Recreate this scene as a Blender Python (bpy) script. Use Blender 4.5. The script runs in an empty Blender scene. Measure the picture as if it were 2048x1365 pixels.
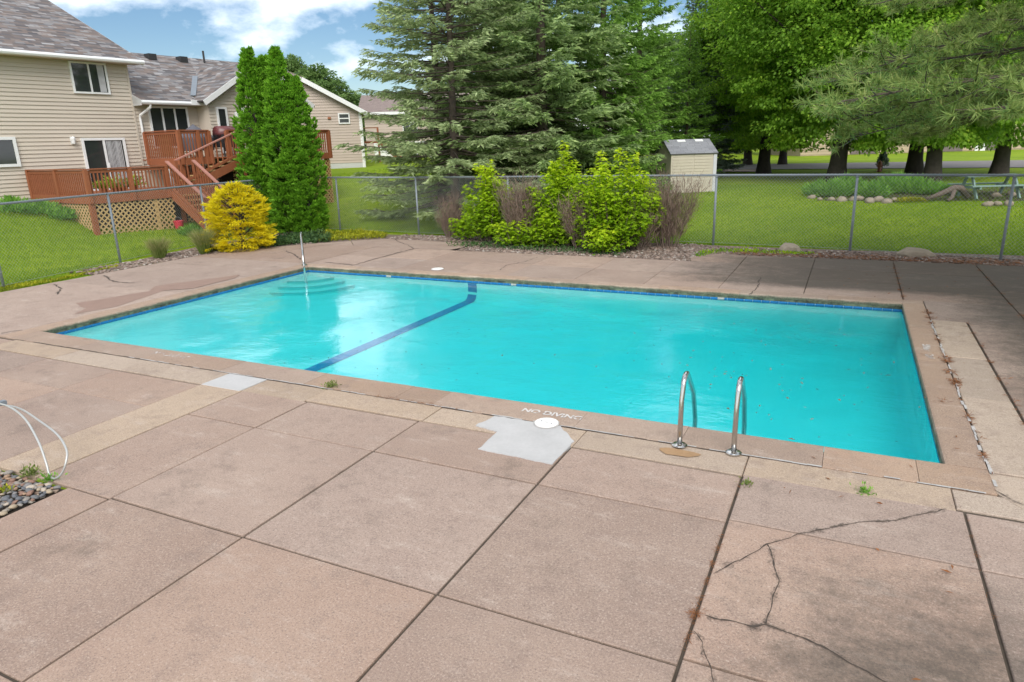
import bpy, bmesh, math, random
import numpy as np
from mathutils import Matrix, Vector, noise as mnoise
random.seed(7)
rng = np.random.default_rng(11)
PI = math.pi
scene = bpy.context.scene
COL = scene.collection

# ------------------------------------------------------------------ camera
# calibrated from the pool's edges: x runs along the pool, y across it (away), z up
EYE = np.array([0.0, 0.0, 2.8])
CX, CY, FPX = 1024.0, 682.5, 1370.6
_v1 = np.array([-1880, 375.0]); _v2 = np.array([1715, 266.0]); _c = np.array([CX, CY])
_d1 = np.r_[_v1 - _c, FPX]; _d2 = np.r_[_v2 - _c, FPX]
_X = -_d1 / np.linalg.norm(_d1); _Y = _d2 / np.linalg.norm(_d2)
_Y = _Y - _X * (_X @ _Y); _Y /= np.linalg.norm(_Y)
ROT = np.array([_X, _Y, np.cross(_X, _Y)])

cam_data = bpy.data.cameras.new('camera')
cam_data.sensor_width = 36.0
cam_data.lens = FPX / 2048 * 36.0
cam_data.clip_start = 0.05
cam_data.clip_end = 3000
cam = bpy.data.objects.new('camera', cam_data)
COL.objects.link(cam)
_m = Matrix.Identity(4)
for _i, _col in enumerate((ROT @ [1, 0, 0], ROT @ [0, -1, 0], ROT @ [0, 0, -1])):
    for _j in range(3):
        _m[_j][_i] = _col[_j]
for _j in range(3):
    _m[_j][3] = EYE[_j]
cam.matrix_world = _m
scene.camera = cam

# ------------------------------------------------------------------ light
SUN_ELEV, SUN_AZ = math.radians(42), math.radians(152)   # azimuth clockwise from +y, where the light comes from
world = bpy.data.worlds.new('World'); scene.world = world; world.use_nodes = True
wn = world.node_tree; wn.nodes.clear()
def W(t, **k):
    n = wn.nodes.new(t)
    for a, b in k.items(): setattr(n, a, b)
    return n
sky = W('ShaderNodeTexSky', sky_type='NISHITA', sun_disc=False)
sky.sun_elevation = SUN_ELEV; sky.sun_rotation = SUN_AZ
sky.air_density = 1.0; sky.dust_density = 0.2; sky.ozone_density = 2.5
tc = W('ShaderNodeTexCoord')
# cumulus: thresholded noise over the whole sphere of directions
mp = W('ShaderNodeMapping'); mp.inputs['Scale'].default_value = (1, 1, 1.9); mp.inputs['Location'].default_value = (5.841, 8.108, 1.019)
nz = W('ShaderNodeTexNoise'); nz.inputs['Scale'].default_value = 3.6; nz.inputs['Detail'].default_value = 8; nz.inputs['Roughness'].default_value = 0.55
cr = W('ShaderNodeValToRGB')
cr.color_ramp.elements[0].position = 0.425; cr.color_ramp.elements[1].position = 0.57
nz2 = W('ShaderNodeTexNoise'); nz2.inputs['Scale'].default_value = 9; nz2.inputs['Detail'].default_value = 5
cloudcol = W('ShaderNodeMix', data_type='RGBA')
cloudcol.inputs[6].default_value = (5.2, 5.6, 6.2, 1); cloudcol.inputs[7].default_value = (7.8, 7.9, 8.0, 1)
sat = W('ShaderNodeHueSaturation'); sat.inputs['Saturation'].default_value = 1.15; sat.inputs['Value'].default_value = 0.36
mixc = W('ShaderNodeMix', data_type='RGBA')
bg = W('ShaderNodeBackground'); bg.inputs['Strength'].default_value = 0.15
wo = W('ShaderNodeOutputWorld')
L = wn.links.new
L(tc.outputs['Generated'], mp.inputs['Vector']); L(mp.outputs[0], nz.inputs['Vector']); L(mp.outputs[0], nz2.inputs['Vector'])
L(nz.outputs['Fac'], cr.inputs[0]); L(nz2.outputs['Fac'], cloudcol.inputs[0])
L(sky.outputs[0], sat.inputs['Color']); L(sat.outputs[0], mixc.inputs[6]); L(cloudcol.outputs[2], mixc.inputs[7]); L(cr.outputs[0], mixc.inputs[0])
L(mixc.outputs[2], bg.inputs['Color']); L(bg.outputs[0], wo.inputs[0])
sun_d = bpy.data.lights.new('sun', 'SUN'); sun_d.energy = 1.7; sun_d.angle = math.radians(38); sun_d.color = (1.0, 0.95, 0.87)
sun = bpy.data.objects.new('sun', sun_d); COL.objects.link(sun)
_sd = Vector((math.sin(SUN_AZ) * math.cos(SUN_ELEV), math.cos(SUN_AZ) * math.cos(SUN_ELEV), math.sin(SUN_ELEV)))
sun.rotation_euler = _sd.to_track_quat('Z', 'Y').to_euler()
sun.location = (0, 0, 30)
scene.render.engine = 'CYCLES'
scene.cycles.use_denoising = True
scene.cycles.sample_clamp_indirect = 4.0; scene.cycles.max_bounces = 8; scene.cycles.transparent_max_bounces = 24
scene.view_settings.view_transform = 'Standard'; scene.view_settings.look = 'None'
scene.view_settings.gamma = 1.0; scene.view_settings.use_curve_mapping = False
scene.view_settings.exposure = 0.90

# ------------------------------------------------------------------ helpers
def sstep(t):
    t = np.clip(t, 0, 1); return t * t * (3 - 2 * t)
def gz(x, y):
    """height of the ground"""
    x = np.asarray(x, float); y = np.asarray(y, float)
    r1 = 1.45 * sstep((-18.0 - x) / 6.5) * sstep((y + 6) / 6)
    amp = 0.95 + 0.75 * sstep((-6 - x) / 14)
    r2 = amp * (0.72 * sstep((y - 19.6) / 11.0) + 0.28 * sstep((y - 26) / 24)) + 0.0 * x
    return (r1 ** 4 + r2 ** 4 + 1e-12) ** 0.25 - 0.035
def ray(px, py):
    return ROT @ np.array([px - CX, py - CY, FPX])
def G(px, py, z=0.0):
    d = ray(px, py); return EYE + d * ((z - EYE[2]) / d[2])
def GP(px, py):
    """point where the sight line meets the sloping ground"""
    d = ray(px, py); d = d / np.linalg.norm(d)
    ts = np.linspace(3, 220, 4000); p = EYE + ts[:, None] * d
    h = p[:, 2] - gz(p[:, 0], p[:, 1]); i = int(np.argmax(h < 0))
    return p[i] if h[i] < 0 else p[-1]
def AT(px, py, depth):
    return EYE + ray(px, py) / FPX * depth
RIGHT = ROT @ np.array([1.0, 0, 0]); FWD = ROT @ np.array([0, 0, 1.0])
def on_ground(p, dz=0.0):
    return (float(p[0]), float(p[1]), float(gz(p[0], p[1])) + dz)

def link(o, parent=None):
    COL.objects.link(o)
    if parent is not None: o.parent = parent
    return o
def tag(o, label=None, cat=None, group=None, kind=None):
    if label: o['label'] = label
    if cat: o['category'] = cat
    if group: o['group'] = group
    if kind: o['kind'] = kind
    return o
def empty(name, loc=(0, 0, 0), rz=0.0, label=None, cat=None, group=None):
    o = bpy.data.objects.new(name, None); o.empty_display_size = 0.2
    o.location = [float(a) for a in loc]; o.rotation_euler = (0, 0, rz)
    link(o); return tag(o, label, cat, group)
def copy_tree(o, parent=None):
    c = o.copy(); link(c, parent)
    for ch in list(o.children): copy_tree(ch, c)
    return c

class MB:
    """collects shapes, links them as one mesh"""
    def __init__(s): s.v = []; s.f = []; s.m = []; s.mi = 0
    def add(s, vs, fs):
        b = len(s.v); s.v += [tuple(float(c) for c in p) for p in vs]
        s.f += [tuple(b + i for i in f) for f in fs]; s.m += [s.mi] * len(fs); return s
    def box(s, x0, x1, y0, y1, z0, z1):
        vs = [(x, y, z) for z in (z0, z1) for y in (y0, y1) for x in (x0, x1)]
        return s.add(vs, [(0, 2, 3, 1), (4, 5, 7, 6), (0, 1, 5, 4), (2, 6, 7, 3), (0, 4, 6, 2), (1, 3, 7, 5)])
    def bevbox(s, x0, x1, y0, y1, z0, z1, b):
        """box with chamfered top edges"""
        vs = [(x0, y0, z0), (x1, y0, z0), (x1, y1, z0), (x0, y1, z0), (x0, y0, z1 - b), (x1, y0, z1 - b), (x1, y1, z1 - b), (x0, y1, z1 - b),
              (x0 + b, y0 + b, z1), (x1 - b, y0 + b, z1), (x1 - b, y1 - b, z1), (x0 + b, y1 - b, z1)]
        fs = [(3, 2, 1, 0), (8, 9, 10, 11)]
        for k in range(4):
            j = (k + 1) % 4; fs += [(k, j, 4 + j, 4 + k), (4 + k, 4 + j, 8 + j, 8 + k)]
        return s.add(vs, fs)
    def bar(s, a, b, w, h, up=(0, 0, 1)):
        """rectangular bar from a to b, w across, h along up"""
        a = Vector(a); b = Vector(b); d = (b - a).normalized(); up = Vector(up)
        sd = d.cross(up)
        if sd.length < 1e-5: sd = d.cross(Vector((1, 0, 0)))
        sd.normalize(); u2 = sd.cross(d).normalized(); vs = []
        for p in (a, b):
            for i, j in ((-1, -1), (1, -1), (1, 1), (-1, 1)): vs.append(p + sd * (i * w / 2) + u2 * (j * h / 2))
        return s.add(vs, [(3, 2, 1, 0), (4, 5, 6, 7), (0, 1, 5, 4), (1, 2, 6, 5), (2, 3, 7, 6), (3, 0, 4, 7)])
    def tube(s, pts, r, n=8, caps=True, closed=False):
        pts = [Vector(p) for p in pts]; k = len(pts)
        rs = list(r) if hasattr(r, '__len__') else [r] * k
        t0 = (pts[1] - pts[0]).normalized()
        nrm = t0.orthogonal().normalized(); vs = []
        for i, p in enumerate(pts):
            if closed: t = (pts[(i + 1) % k] - pts[i - 1]).normalized()
            else: t = (pts[min(i + 1, k - 1)] - pts[max(i - 1, 0)]).normalized()
            nrm = nrm - t * nrm.dot(t)
            if nrm.length < 1e-6: nrm = t.orthogonal()
            nrm.normalize(); bn = t.cross(nrm)
            for q in range(n):
                a = 2 * PI * q / n; vs.append(p + (nrm * math.cos(a) + bn * math.sin(a)) * rs[i])
        fs = []
        for i in range(k if closed else k - 1):
            for q in range(n):
                i2 = (i + 1) % k; fs.append((i * n + q, i * n + (q + 1) % n, i2 * n + (q + 1) % n, i2 * n + q))
        if caps and not closed:
            fs += [tuple(reversed(range(n))), tuple((k - 1) * n + q for q in range(n))]
        return s.add(vs, fs)
    def lathe(s, c, prof, n=16):
        vs = []
        for r, z in prof:
            for q in range(n):
                a = 2 * PI * q / n; vs.append((c[0] + r * math.cos(a), c[1] + r * math.sin(a), c[2] + z))
        fs = [(i * n + q, i * n + (q + 1) % n, (i + 1) * n + (q + 1) % n, (i + 1) * n + q) for i in range(len(prof) - 1) for q in range(n)]
        fs += [tuple(reversed(range(n))), tuple((len(prof) - 1) * n + q for q in range(n))]
        return s.add(vs, fs)
    def prism(s, poly, z0, z1, b=0.0):
        n = len(poly); vs = [(x, y, z0) for x, y in poly] + [(x, y, z1) for x, y in poly]
        return s.add(vs, [tuple(reversed(range(n))), tuple(range(n, 2 * n))] + [(i, (i + 1) % n, n + (i + 1) % n, n + i) for i in range(n)])
    def slab_poly(s, quad, t):
        """flat panel: quad corners, thickness t downwards along its normal"""
        q = [Vector(p) for p in quad]; nn = (q[1] - q[0]).cross(q[-1] - q[0]).normalized()
        n = len(q); vs = q + [p - nn * t for p in q]
        return s.add(vs, [tuple(range(n)), tuple(reversed(range(n, 2 * n)))] + [(i, n + i, n + (i + 1) % n, (i + 1) % n) for i in range(n)])
    def mesh(s, name, mats, smooth=False):
        me = bpy.data.meshes.new(name); me.from_pydata(s.v, [], s.f)
        mats = mats if isinstance(mats, (list, tuple)) else [mats]
        for m in mats: me.materials.append(m)
        if len(mats) > 1: me.polygons.foreach_set('material_index', s.m)
        if smooth: me.polygons.foreach_set('use_smooth', [True] * len(me.polygons))
        me.update(); return me
    def build(s, name, mats, parent=None, smooth=False, loc=None):
        o = bpy.data.objects.new(name, s.mesh(name, mats, smooth))
        if loc is not None: o.location = [float(a) for a in loc]
        return link(o, parent)

def quads_mesh(name, V, mat, var=None, per=4):
    """fast mesh from (n,per,3) arrays of separate faces"""
    n = len(V); me = bpy.data.meshes.new(name)
    me.vertices.add(n * per); me.vertices.foreach_set('co', np.ascontiguousarray(V, dtype=np.float32).ravel())
    me.loops.add(n * per); me.loops.foreach_set('vertex_index', np.arange(n * per, dtype=np.int32))
    me.polygons.add(n); me.polygons.foreach_set('loop_start', np.arange(n, dtype=np.int32) * per)
    try: me.polygons.foreach_set('loop_total', np.full(n, per, dtype=np.int32))
    except Exception: pass
    if var is not None:
        at = me.attributes.new('var', 'FLOAT', 'POINT'); at.data.foreach_set('value', np.repeat(np.asarray(var, dtype=np.float32), per))
    me.materials.append(mat); me.update(calc_edges=True); return me
def unit(a): return a / (np.linalg.norm(a, axis=-1, keepdims=True) + 1e-9)
def leaves(P, D, N, Ln, Wd, fold=0.15, mid=0.45):
    """(n,4,3) kite-shaped leaves: base, side, tip, side"""
    P = np.asarray(P); D = unit(D); S = unit(np.cross(D, N)); N2 = np.cross(S, D)
    Ln = np.broadcast_to(np.asarray(Ln, float), (len(P),))[:, None]; Wd = np.broadcast_to(np.asarray(Wd, float), (len(P),))[:, None]
    md = P + D * Ln * mid + N2 * Wd * fold
    return np.stack([P, md + S * Wd * 0.5, P + D * Ln, md - S * Wd * 0.5], 1)
def rvec(n): return unit(rng.normal(size=(n, 3)))

# ------------------------------------------------------------------ materials
def newmat(name):
    m = bpy.data.materials.new(name); m.use_nodes = True; nt = m.node_tree; nt.nodes.clear()
    out = nt.nodes.new('ShaderNodeOutputMaterial'); return m, nt, out
class NT:
    def __init__(s, nt): s.nt = nt
    def n(s, t, ins=None, **k):
        nd = s.nt.nodes.new(t)
        for a, b in k.items(): setattr(nd, a, b)
        for a, b in (ins or {}).items():
            if hasattr(b, 'is_output') or isinstance(b, bpy.types.NodeSocket): s.nt.links.new(b, nd.inputs[a])
            else: nd.inputs[a].default_value = b
        return nd
    def math(s, op, a, b=0.0, c=None, clamp=False):
        ins = {0: a, 1: b}
        if c is not None: ins[2] = c
        return s.n('ShaderNodeMath', ins, operation=op, use_clamp=clamp).outputs[0]
    def noise(s, vec, scale, detail=4, rough=0.55, out=0):
        return s.n('ShaderNodeTexNoise', {'Vector': vec, 'Scale': scale, 'Detail': detail, 'Roughness': rough}).outputs[out]
    def smooth(s, x, a, b):
        return s.n('ShaderNodeMapRange', {0: x, 1: a, 2: b}, interpolation_type='SMOOTHSTEP', clamp=True).outputs[0]
    def mix(s, f, a, b):
        return s.n('ShaderNodeMix', {0: f, 6: a, 7: b}, data_type='RGBA').outputs[2]
    def pos(s): return s.n('ShaderNodeNewGeometry').outputs['Position']
    def obj(s): return s.n('ShaderNodeTexCoord').outputs['Object']
    def rnd(s): return s.n('ShaderNodeObjectInfo').outputs['Random']
    def bump(s, h, strength=0.3, dist=0.01): return s.n('ShaderNodeBump', {'Height': h, 'Strength': strength, 'Distance': dist}).outputs[0]
    def bsdf(s, col, rough=0.8, normal=None, **k):
        ins = {'Base Color': col, 'Roughness': rough}
        if normal is not None: ins['Normal'] = normal
        ins.update(k); return s.n('ShaderNodeBsdfPrincipled', ins).outputs[0]
    def out(s, o, sh): s.nt.links.new(sh, o.inputs['Surface'])
def rgb(r, g, b): return (r, g, b, 1.0)
def plain(name, col, rough=0.7, var=0.12, scale=6.0, metal=0.0, bump=0.0, objspace=True, spec=None):
    """paint / metal / wood with slight uneven tone"""
    m, nt, o = newmat(name); N = NT(nt); v = N.obj() if objspace else N.pos()
    f = N.noise(v, scale, 5); f2 = N.noise(v, scale * 9, 3)
    k = N.math('ADD', N.math('MULTIPLY', N.math('SUBTRACT', f, 0.5), 2 * var), N.math('MULTIPLY', N.math('SUBTRACT', f2, 0.5), var))
    c = N.n('ShaderNodeHueSaturation', {'Color': rgb(*col), 'Value': N.math('ADD', k, 1.0)}).outputs[0]
    kw = {'Metallic': metal}
    if spec is not None: kw['Specular IOR Level'] = spec
    nm = N.bump(f2, bump, 0.01) if bump else None
    N.out(o, N.bsdf(c, rough, nm, **kw)); return m
def leafmat(name, c0, c1, c2=None, trans=0.3, rough=0.6, noise_scale=0.0, nscol=None):
    """foliage: colour by each leaf's own random value"""
    m, nt, o = newmat(name); N = NT(nt)
    a = N.n('ShaderNodeAttribute', attribute_name='var').outputs['Fac']
    c = N.mix(N.math('MULTIPLY', a, 1.0, clamp=True), rgb(*c0), rgb(*c1))
    if c2: c = N.mix(N.math('SUBTRACT', a, 1.0, clamp=True), c, rgb(*c2))
    d = N.bsdf(c, rough, **{'Specular IOR Level': 0.25})
    t = N.n('ShaderNodeBsdfTranslucent', {'Color': c}).outputs[0]
    N.out(o, N.n('ShaderNodeMixShader', {0: trans, 1: d, 2: t}).outputs[0]); return m

M = {}
def concrete(name, c0, c1, stain=True, dark=(0.070, 0.060, 0.048), nose=False):
    m, nt, o = newmat(name); N = NT(nt); p = N.pos()
    big = N.noise(p, 0.9, 5, 0.6); mid = N.noise(p, 3.6, 6, 0.65); fine = N.noise(p, 34, 5, 0.75); agg = N.noise(p, 190, 2, 0.6)
    c = N.mix(N.smooth(big, 0.32, 0.68), rgb(*c0), rgb(*c1))
    c = N.n('ShaderNodeHueSaturation', {'Color': c, 'Value': N.math('ADD', 0.89, N.math('MULTIPLY', N.rnd(), 0.25)), 'Saturation': N.math('ADD', 0.84, N.math('MULTIPLY', N.math('FRACT', N.math('MULTIPLY', N.rnd(), 7.3)), 0.24))}).outputs[0]
    strk = N.n('ShaderNodeMapping', {'Vector': p, 'Scale': (1.0, 2.6, 1.0), 'Rotation': (0, 0, 0.5)}).outputs[0]
    pale = N.smooth(N.noise(strk, 1.7, 8, 0.75), 0.52, 0.74)
    c = N.mix(N.math('MULTIPLY', pale, 0.75), c, rgb(0.56, 0.46, 0.385))
    c = N.mix(N.math('MULTIPLY', N.smooth(mid, 0.48, 0.72), 0.50), c, rgb(0.23, 0.165, 0.135))
    c = N.mix(N.math('MULTIPLY', N.smooth(N.noise(p, 11, 6, 0.75), 0.50, 0.75), 0.40), c, rgb(0.20, 0.150, 0.128))
    sp = N.smooth(agg, 0.30, 0.72)
    c = N.mix(N.math('MULTIPLY', N.math('SUBTRACT', 1.0, sp), 0.42), c, rgb(0.16, 0.115, 0.095))
    c = N.mix(N.math('MULTIPLY', N.smooth(fine, 0.56, 0.80), 0.35), c, rgb(0.55, 0.46, 0.39))
    grit = N.noise(p, 70, 4, 0.85)
    c = N.mix(N.math('MULTIPLY', N.smooth(grit, 0.48, 0.32), 0.80), c, rgb(0.13, 0.098, 0.082))
    c = N.mix(N.math('MULTIPLY', N.smooth(grit, 0.54, 0.68), 0.65), c, rgb(0.58, 0.49, 0.42))
    if stain:
        sx = N.n('ShaderNodeSeparateXYZ', {0: p}); x, y = sx.outputs[0], sx.outputs[1]
        s1 = N.math('MULTIPLY', N.smooth(x, 1.0, 2.6), 0.92)
        s2 = N.math('MULTIPLY', N.math('MULTIPLY', N.smooth(x, -5.6, -0.6), N.smooth(y, 13.45, 14.3)), 1.0)
        dx = N.math('SUBTRACT', x, 0.75); dy = N.math('SUBTRACT', y, 3.2)
        dd = N.math('SQRT', N.math('ADD', N.math('MULTIPLY', dx, dx), N.math('MULTIPLY', N.math('MULTIPLY', dy, dy), 0.55)))
        s3 = N.math('MULTIPLY', N.smooth(dd, 1.9, 0.2), 0.80)
        s4 = N.math('MULTIPLY', N.smooth(x, -0.9, 1.3), N.math('MULTIPLY', N.smooth(y, 5.5, 4.2), 0.50))
        b = N.math('MAXIMUM', N.math('MAXIMUM', s1, s2), N.math('MAXIMUM', s3, s4))
        warp = N.n('ShaderNodeMapping', {'Vector': p, 'Scale': (1.0, 1.7, 1.0)}).outputs[0]
        nn = N.math('ADD', N.math('MULTIPLY', N.noise(warp, 1.3, 8, 0.68), 0.45), N.math('ADD', N.math('MULTIPLY', N.noise(p, 6, 7, 0.75), 0.40), N.math('MULTIPLY', N.noise(p, 26, 4, 0.8), 0.25)))
        k = N.smooth(N.math('ADD', b, N.math('MULTIPLY', N.math('SUBTRACT', nn, 0.55), 2.3)), 0.12, 1.05)
        # faint blotches anywhere
        k2 = N.math('MULTIPLY', N.smooth(N.noise(p, 1.7, 8, 0.72), 0.53, 0.74), 0.46)
        c = N.mix(N.math('MULTIPLY', N.math('MAXIMUM', k, k2), 0.84), c, rgb(*dark))
    if nose:
        # algae and dirt on the face below the rounded edge
        zc_ = N.n('ShaderNodeSeparateXYZ', {0: p}).outputs[2]
        gk = N.smooth(N.math('ADD', N.math('MULTIPLY', zc_, 16.0), N.math('MULTIPLY', N.math('SUBTRACT', N.noise(p, 3.0, 6, 0.7), 0.5), 1.6)), -0.12, -0.75)
        c = N.mix(N.math('MULTIPLY', gk, 0.9), c, N.mix(N.smooth(fine, 0.35, 0.7), rgb(0.045, 0.05, 0.035), rgb(0.15, 0.17, 0.11)))
    nm = N.bump(N.math('ADD', N.math('MULTIPLY', fine, 0.5), agg), 0.35, 0.004)
    N.out(o, N.bsdf(c, 0.86, nm, **{'Specular IOR Level': 0.3})); return m
M['slab'] = concrete('concrete_pink', (0.355, 0.252, 0.196), (0.410, 0.300, 0.234))
M['strip'] = concrete('concrete_light', (0.43, 0.330, 0.240), (0.47, 0.365, 0.270), stain=False)
M['coping'] = concrete('concrete_coping', (0.37, 0.258, 0.185), (0.42, 0.300, 0.215), stain=False, nose=True)
M['patch'] = plain('patch_cement', (0.44, 0.43, 0.42), 0.9, 0.16, 3, objspace=False, bump=0.2)
def crackstain():
    m, nt, o = newmat('crack_stain'); N = NT(nt); p = N.pos()
    d = N.bsdf(rgb(0.075, 0.062, 0.05), 0.9); t = N.n('ShaderNodeBsdfTransparent').outputs[0]
    f = N.math('MULTIPLY', N.smooth(N.math('ADD', N.math('MULTIPLY', N.noise(p, 5, 4, 0.7), 0.6), N.math('MULTIPLY', N.noise(p, 40, 3, 0.7), 0.4)), 0.46, 0.66), 0.55)
    N.out(o, N.n('ShaderNodeMixShader', {0: f, 1: t, 2: d}).outputs[0]); return m
M['crackstain'] = crackstain()
M['joint'] = plain('joint_dirt', (0.075, 0.058, 0.042), 0.95, 0.5, 9, objspace=False)
M['crack'] = plain('crack_dirt', (0.06, 0.045, 0.035), 0.95, 0.4, 20, objspace=False)
M['sealant'] = plain('joint_sealant', (0.42, 0.40, 0.38), 0.9, 0.4, 14, objspace=False)
M['damp'] = plain('damp_stain', (0.27, 0.175, 0.135), 0.6, 0.15, 5, objspace=False)
M['rust'] = plain('wet_rust_mark', (0.33, 0.20, 0.10), 0.6, 0.2, 5, objspace=False)
M['soil'] = plain('soil', (0.055, 0.040, 0.028), 0.95, 0.35, 5, objspace=False, bump=0.6)
M['gravelbase'] = plain('gravel_base', (0.17, 0.125, 0.10), 0.95, 0.45, 12, objspace=False, bump=0.6)
M['galv'] = plain('galvanised_steel', (0.22, 0.25, 0.28), 0.55, 0.15, 5, metal=0.4)
M['wire'] = plain('galvanised_wire', (0.36, 0.38, 0.36), 0.6, 0.05, 5, metal=0.3)
M['rod'] = plain('dull_rod', (0.50, 0.50, 0.48), 0.45, 0.1, 5, metal=0.5)
M['chrome'] = plain('polished_steel', (0.52, 0.51, 0.49), 0.17, 0.05, 5, metal=1.0)
M['whitepl'] = plain('white_plastic', (0.78, 0.77, 0.74), 0.45, 0.05, 8)
M['whitetrim'] = plain('white_trim', (0.74, 0.74, 0.74), 0.5, 0.04, 3)
M['dark'] = plain('dark_rubber', (0.03, 0.03, 0.032), 0.6, 0.1, 5)
M['bark'] = plain('bark', (0.085, 0.064, 0.050), 0.95, 0.5, 7, bump=0.9)
M['barkdark'] = plain('bark_dark', (0.050, 0.040, 0.033), 0.95, 0.5, 6, bump=0.9)
M['twig'] = plain('twig', (0.17, 0.125, 0.10), 0.95, 0.3, 6)
M['rock'] = plain('fieldstone', (0.29, 0.24, 0.18), 0.9, 0.3, 3, bump=0.6)
M['tile'] = plain('blue_tile', (0.02, 0.17, 0.42), 0.25, 0.35, 18, objspace=False)
M['stripe'] = plain('navy_tile', (0.05, 0.22, 0.50), 0.4, 0.2, 10, objspace=False)
def grass_ground():
    m, nt, o = newmat('lawn'); N = NT(nt); p = N.pos()
    a = N.noise(p, 0.35, 5, 0.6); b = N.noise(p, 2.6, 5, 0.65); f = N.noise(p, 40, 4, 0.7)
    c = N.mix(N.smooth(a, 0.35, 0.65), rgb(0.150, 0.240, 0.010), rgb(0.235, 0.325, 0.012))
    c = N.mix(N.math('MULTIPLY', N.smooth(b, 0.45, 0.75), 0.45), c, rgb(0.095, 0.175, 0.016))
    st2 = N.n('ShaderNodeMapping', {'Vector': p, 'Scale': (0.9, 0.9, 0.9), 'Rotation': (0, 0, 0.45)}).outputs[0]
    mow = N.n('ShaderNodeTexWave', {'Vector': st2, 'Scale': 0.55, 'Distortion': 2.5, 'Detail': 2.0}).outputs['Fac']
    c = N.mix(N.math('MULTIPLY', mow, 0.30), c, rgb(0.085, 0.165, 0.014))
    c = N.mix(N.math('MULTIPLY', N.smooth(N.noise(p, 1.1, 6, 0.7), 0.58, 0.72), 0.55), c, rgb(0.26, 0.27, 0.05))
    c = N.mix(N.math('MULTIPLY', N.smooth(f, 0.35, 0.75), 0.55), c, rgb(0.27, 0.35, 0.025))
    N.out(o, N.bsdf(c, 0.9, N.bump(f, 0.8, 0.03), **{'Specular IOR Level': 0.1})); return m
M['lawn'] = grass_ground()
M['asphalt'] = plain('asphalt_road', (0.19, 0.17, 0.165), 0.9, 0.1, 2, objspace=False)
# ================================================================== the setting
PX0, PX1, PY0, PY1 = -12.1, 0.98, 6.52, 13.1      # inner edge of the pool
CW = 0.30                                          # coping width (sides)
CPN = 0.46                                         # near and far coping width
WZ = -0.135                                         # water level
# ---- ground sheet with a hole for the pool
gx = sorted(set([-900, -500, -300, -200, -140, -100, -80, -65, -55] + list(np.arange(-48, 34.1, 0.8).round(3)) + [PX0 - 0.2, PX1 + 0.2] + [40, 50, 65, 90, 140, 220, 400, 900]))
gy = sorted(set([-300, -120, -60, -30, -15] + list(np.arange(-8, 64.1, 0.8).round(3)) + [PY0 - 0.2, PY1 + 0.2] + [70, 80, 95, 120, 170, 260, 450, 900]))
mb = MB(); GXX, GYY = np.meshgrid(gx, gy, indexing='ij'); GZZ = gz(GXX, GYY)
mb.v = [(float(a), float(b), float(c)) for a, b, c in zip(GXX.ravel(), GYY.ravel(), GZZ.ravel())]
ny = len(gy)
for i in range(len(gx) - 1):
    for j in range(ny - 1):
        if gx[i] >= PX0 - 0.21 and gx[i + 1] <= PX1 + 0.21 and gy[j] >= PY0 - 0.21 and gy[j + 1] <= PY1 + 0.21: continue
        mb.f.append((i * ny + j, (i + 1) * ny + j, (i + 1) * ny + j + 1, i * ny + j + 1)); mb.m.append(0)
ground = tag(mb.build('ground', M['lawn'], smooth=True), kind='structure')

# ---- concrete deck: dirt base, then each slab
base = MB(); zb = -0.020
for (a, b, c, d) in [(-16.35, PX0 - 0.15, 3.2, 13.45), (PX1 + 0.15, 9.0, -1.0, 17.4), (PX0 - 0.15, PX1 + 0.15, 3.2, PY0 - 0.15), (-5.95, PX1 + 0.15, -1.0, 3.2),
                     (PX0 - 0.15, -9.9, PY1 + 0.15, 17.4), (-9.9, -3.3, PY1 + 0.15, 16.2), (-3.3, PX1 + 0.15, PY1 + 0.15, 17.4)]:
    base.add([(a, c, zb), (b, c, zb), (b, d, zb), (a, d, zb)], [(0, 1, 2, 3)])
deck = tag(base.build('pool_deck', M['joint']), kind='structure')
def slab(x0, x1, y0, y1, mat='slab', gap=0.011, z=0.0, jit=0.004):
    mb = MB(); dz = z + random.uniform(-jit, jit); b = 0.006; g = gap
    nx = max(1, int((x1 - x0) / 0.25)); ny_ = max(1, int((y1 - y0) / 0.25))
    mb.bevbox(x0 + g, x1 - g, y0 + g, y1 - g, -0.10, dz, b)
    return mb.build('slab', M[mat], deck)
def slabpoly(poly, mat='slab', dz=0.0, z0=-0.10):
    mb = MB().prism(poly, z0, dz); return mb.build('slab', M[mat], deck)
XS = [-5.43, -3.9, -2.18, -0.61]
JY = 5.62; NY = PY0 - CPN
# near side rows
for i in range(3):
    for (y0, y1) in [(-0.2, 1.6), (1.6, 3.2), (3.2, 4.82), (4.82, JY)]:
        slab(XS[i], XS[i + 1], y0, y1)
for (y0, y1) in [(-0.2, 1.64), (1.64, 3.26), (3.26, 4.86), (4.86, JY + 0.04)]:
    slab(-0.61, 1.01, y0, y1)
    for k in range(4): slab(1.01 + k * 1.6, 2.61 + k * 1.6, y0, y1)
for (y0, y1) in [(1.4, 3.18), (-0.2, 1.4)]: slab(-5.97, -5.43, y0, y1)
slab(-6.45, -5.43, 3.18, 4.82); slab(-6.45, -5.43, 4.82, JY)
slab(-7.13, -6.45, 3.17, JY, 'strip', 0.004)
for (x0, x1) in [(-8.72, -7.13), (-10.25, -8.72), (-11.8, -10.25), (-13.4, -11.8)]:
    slab(x0, x1, 3.17, 4.8, gap=0.005)
    slab(x0, x1, 4.8, 5.57, gap=0.005)
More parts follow.
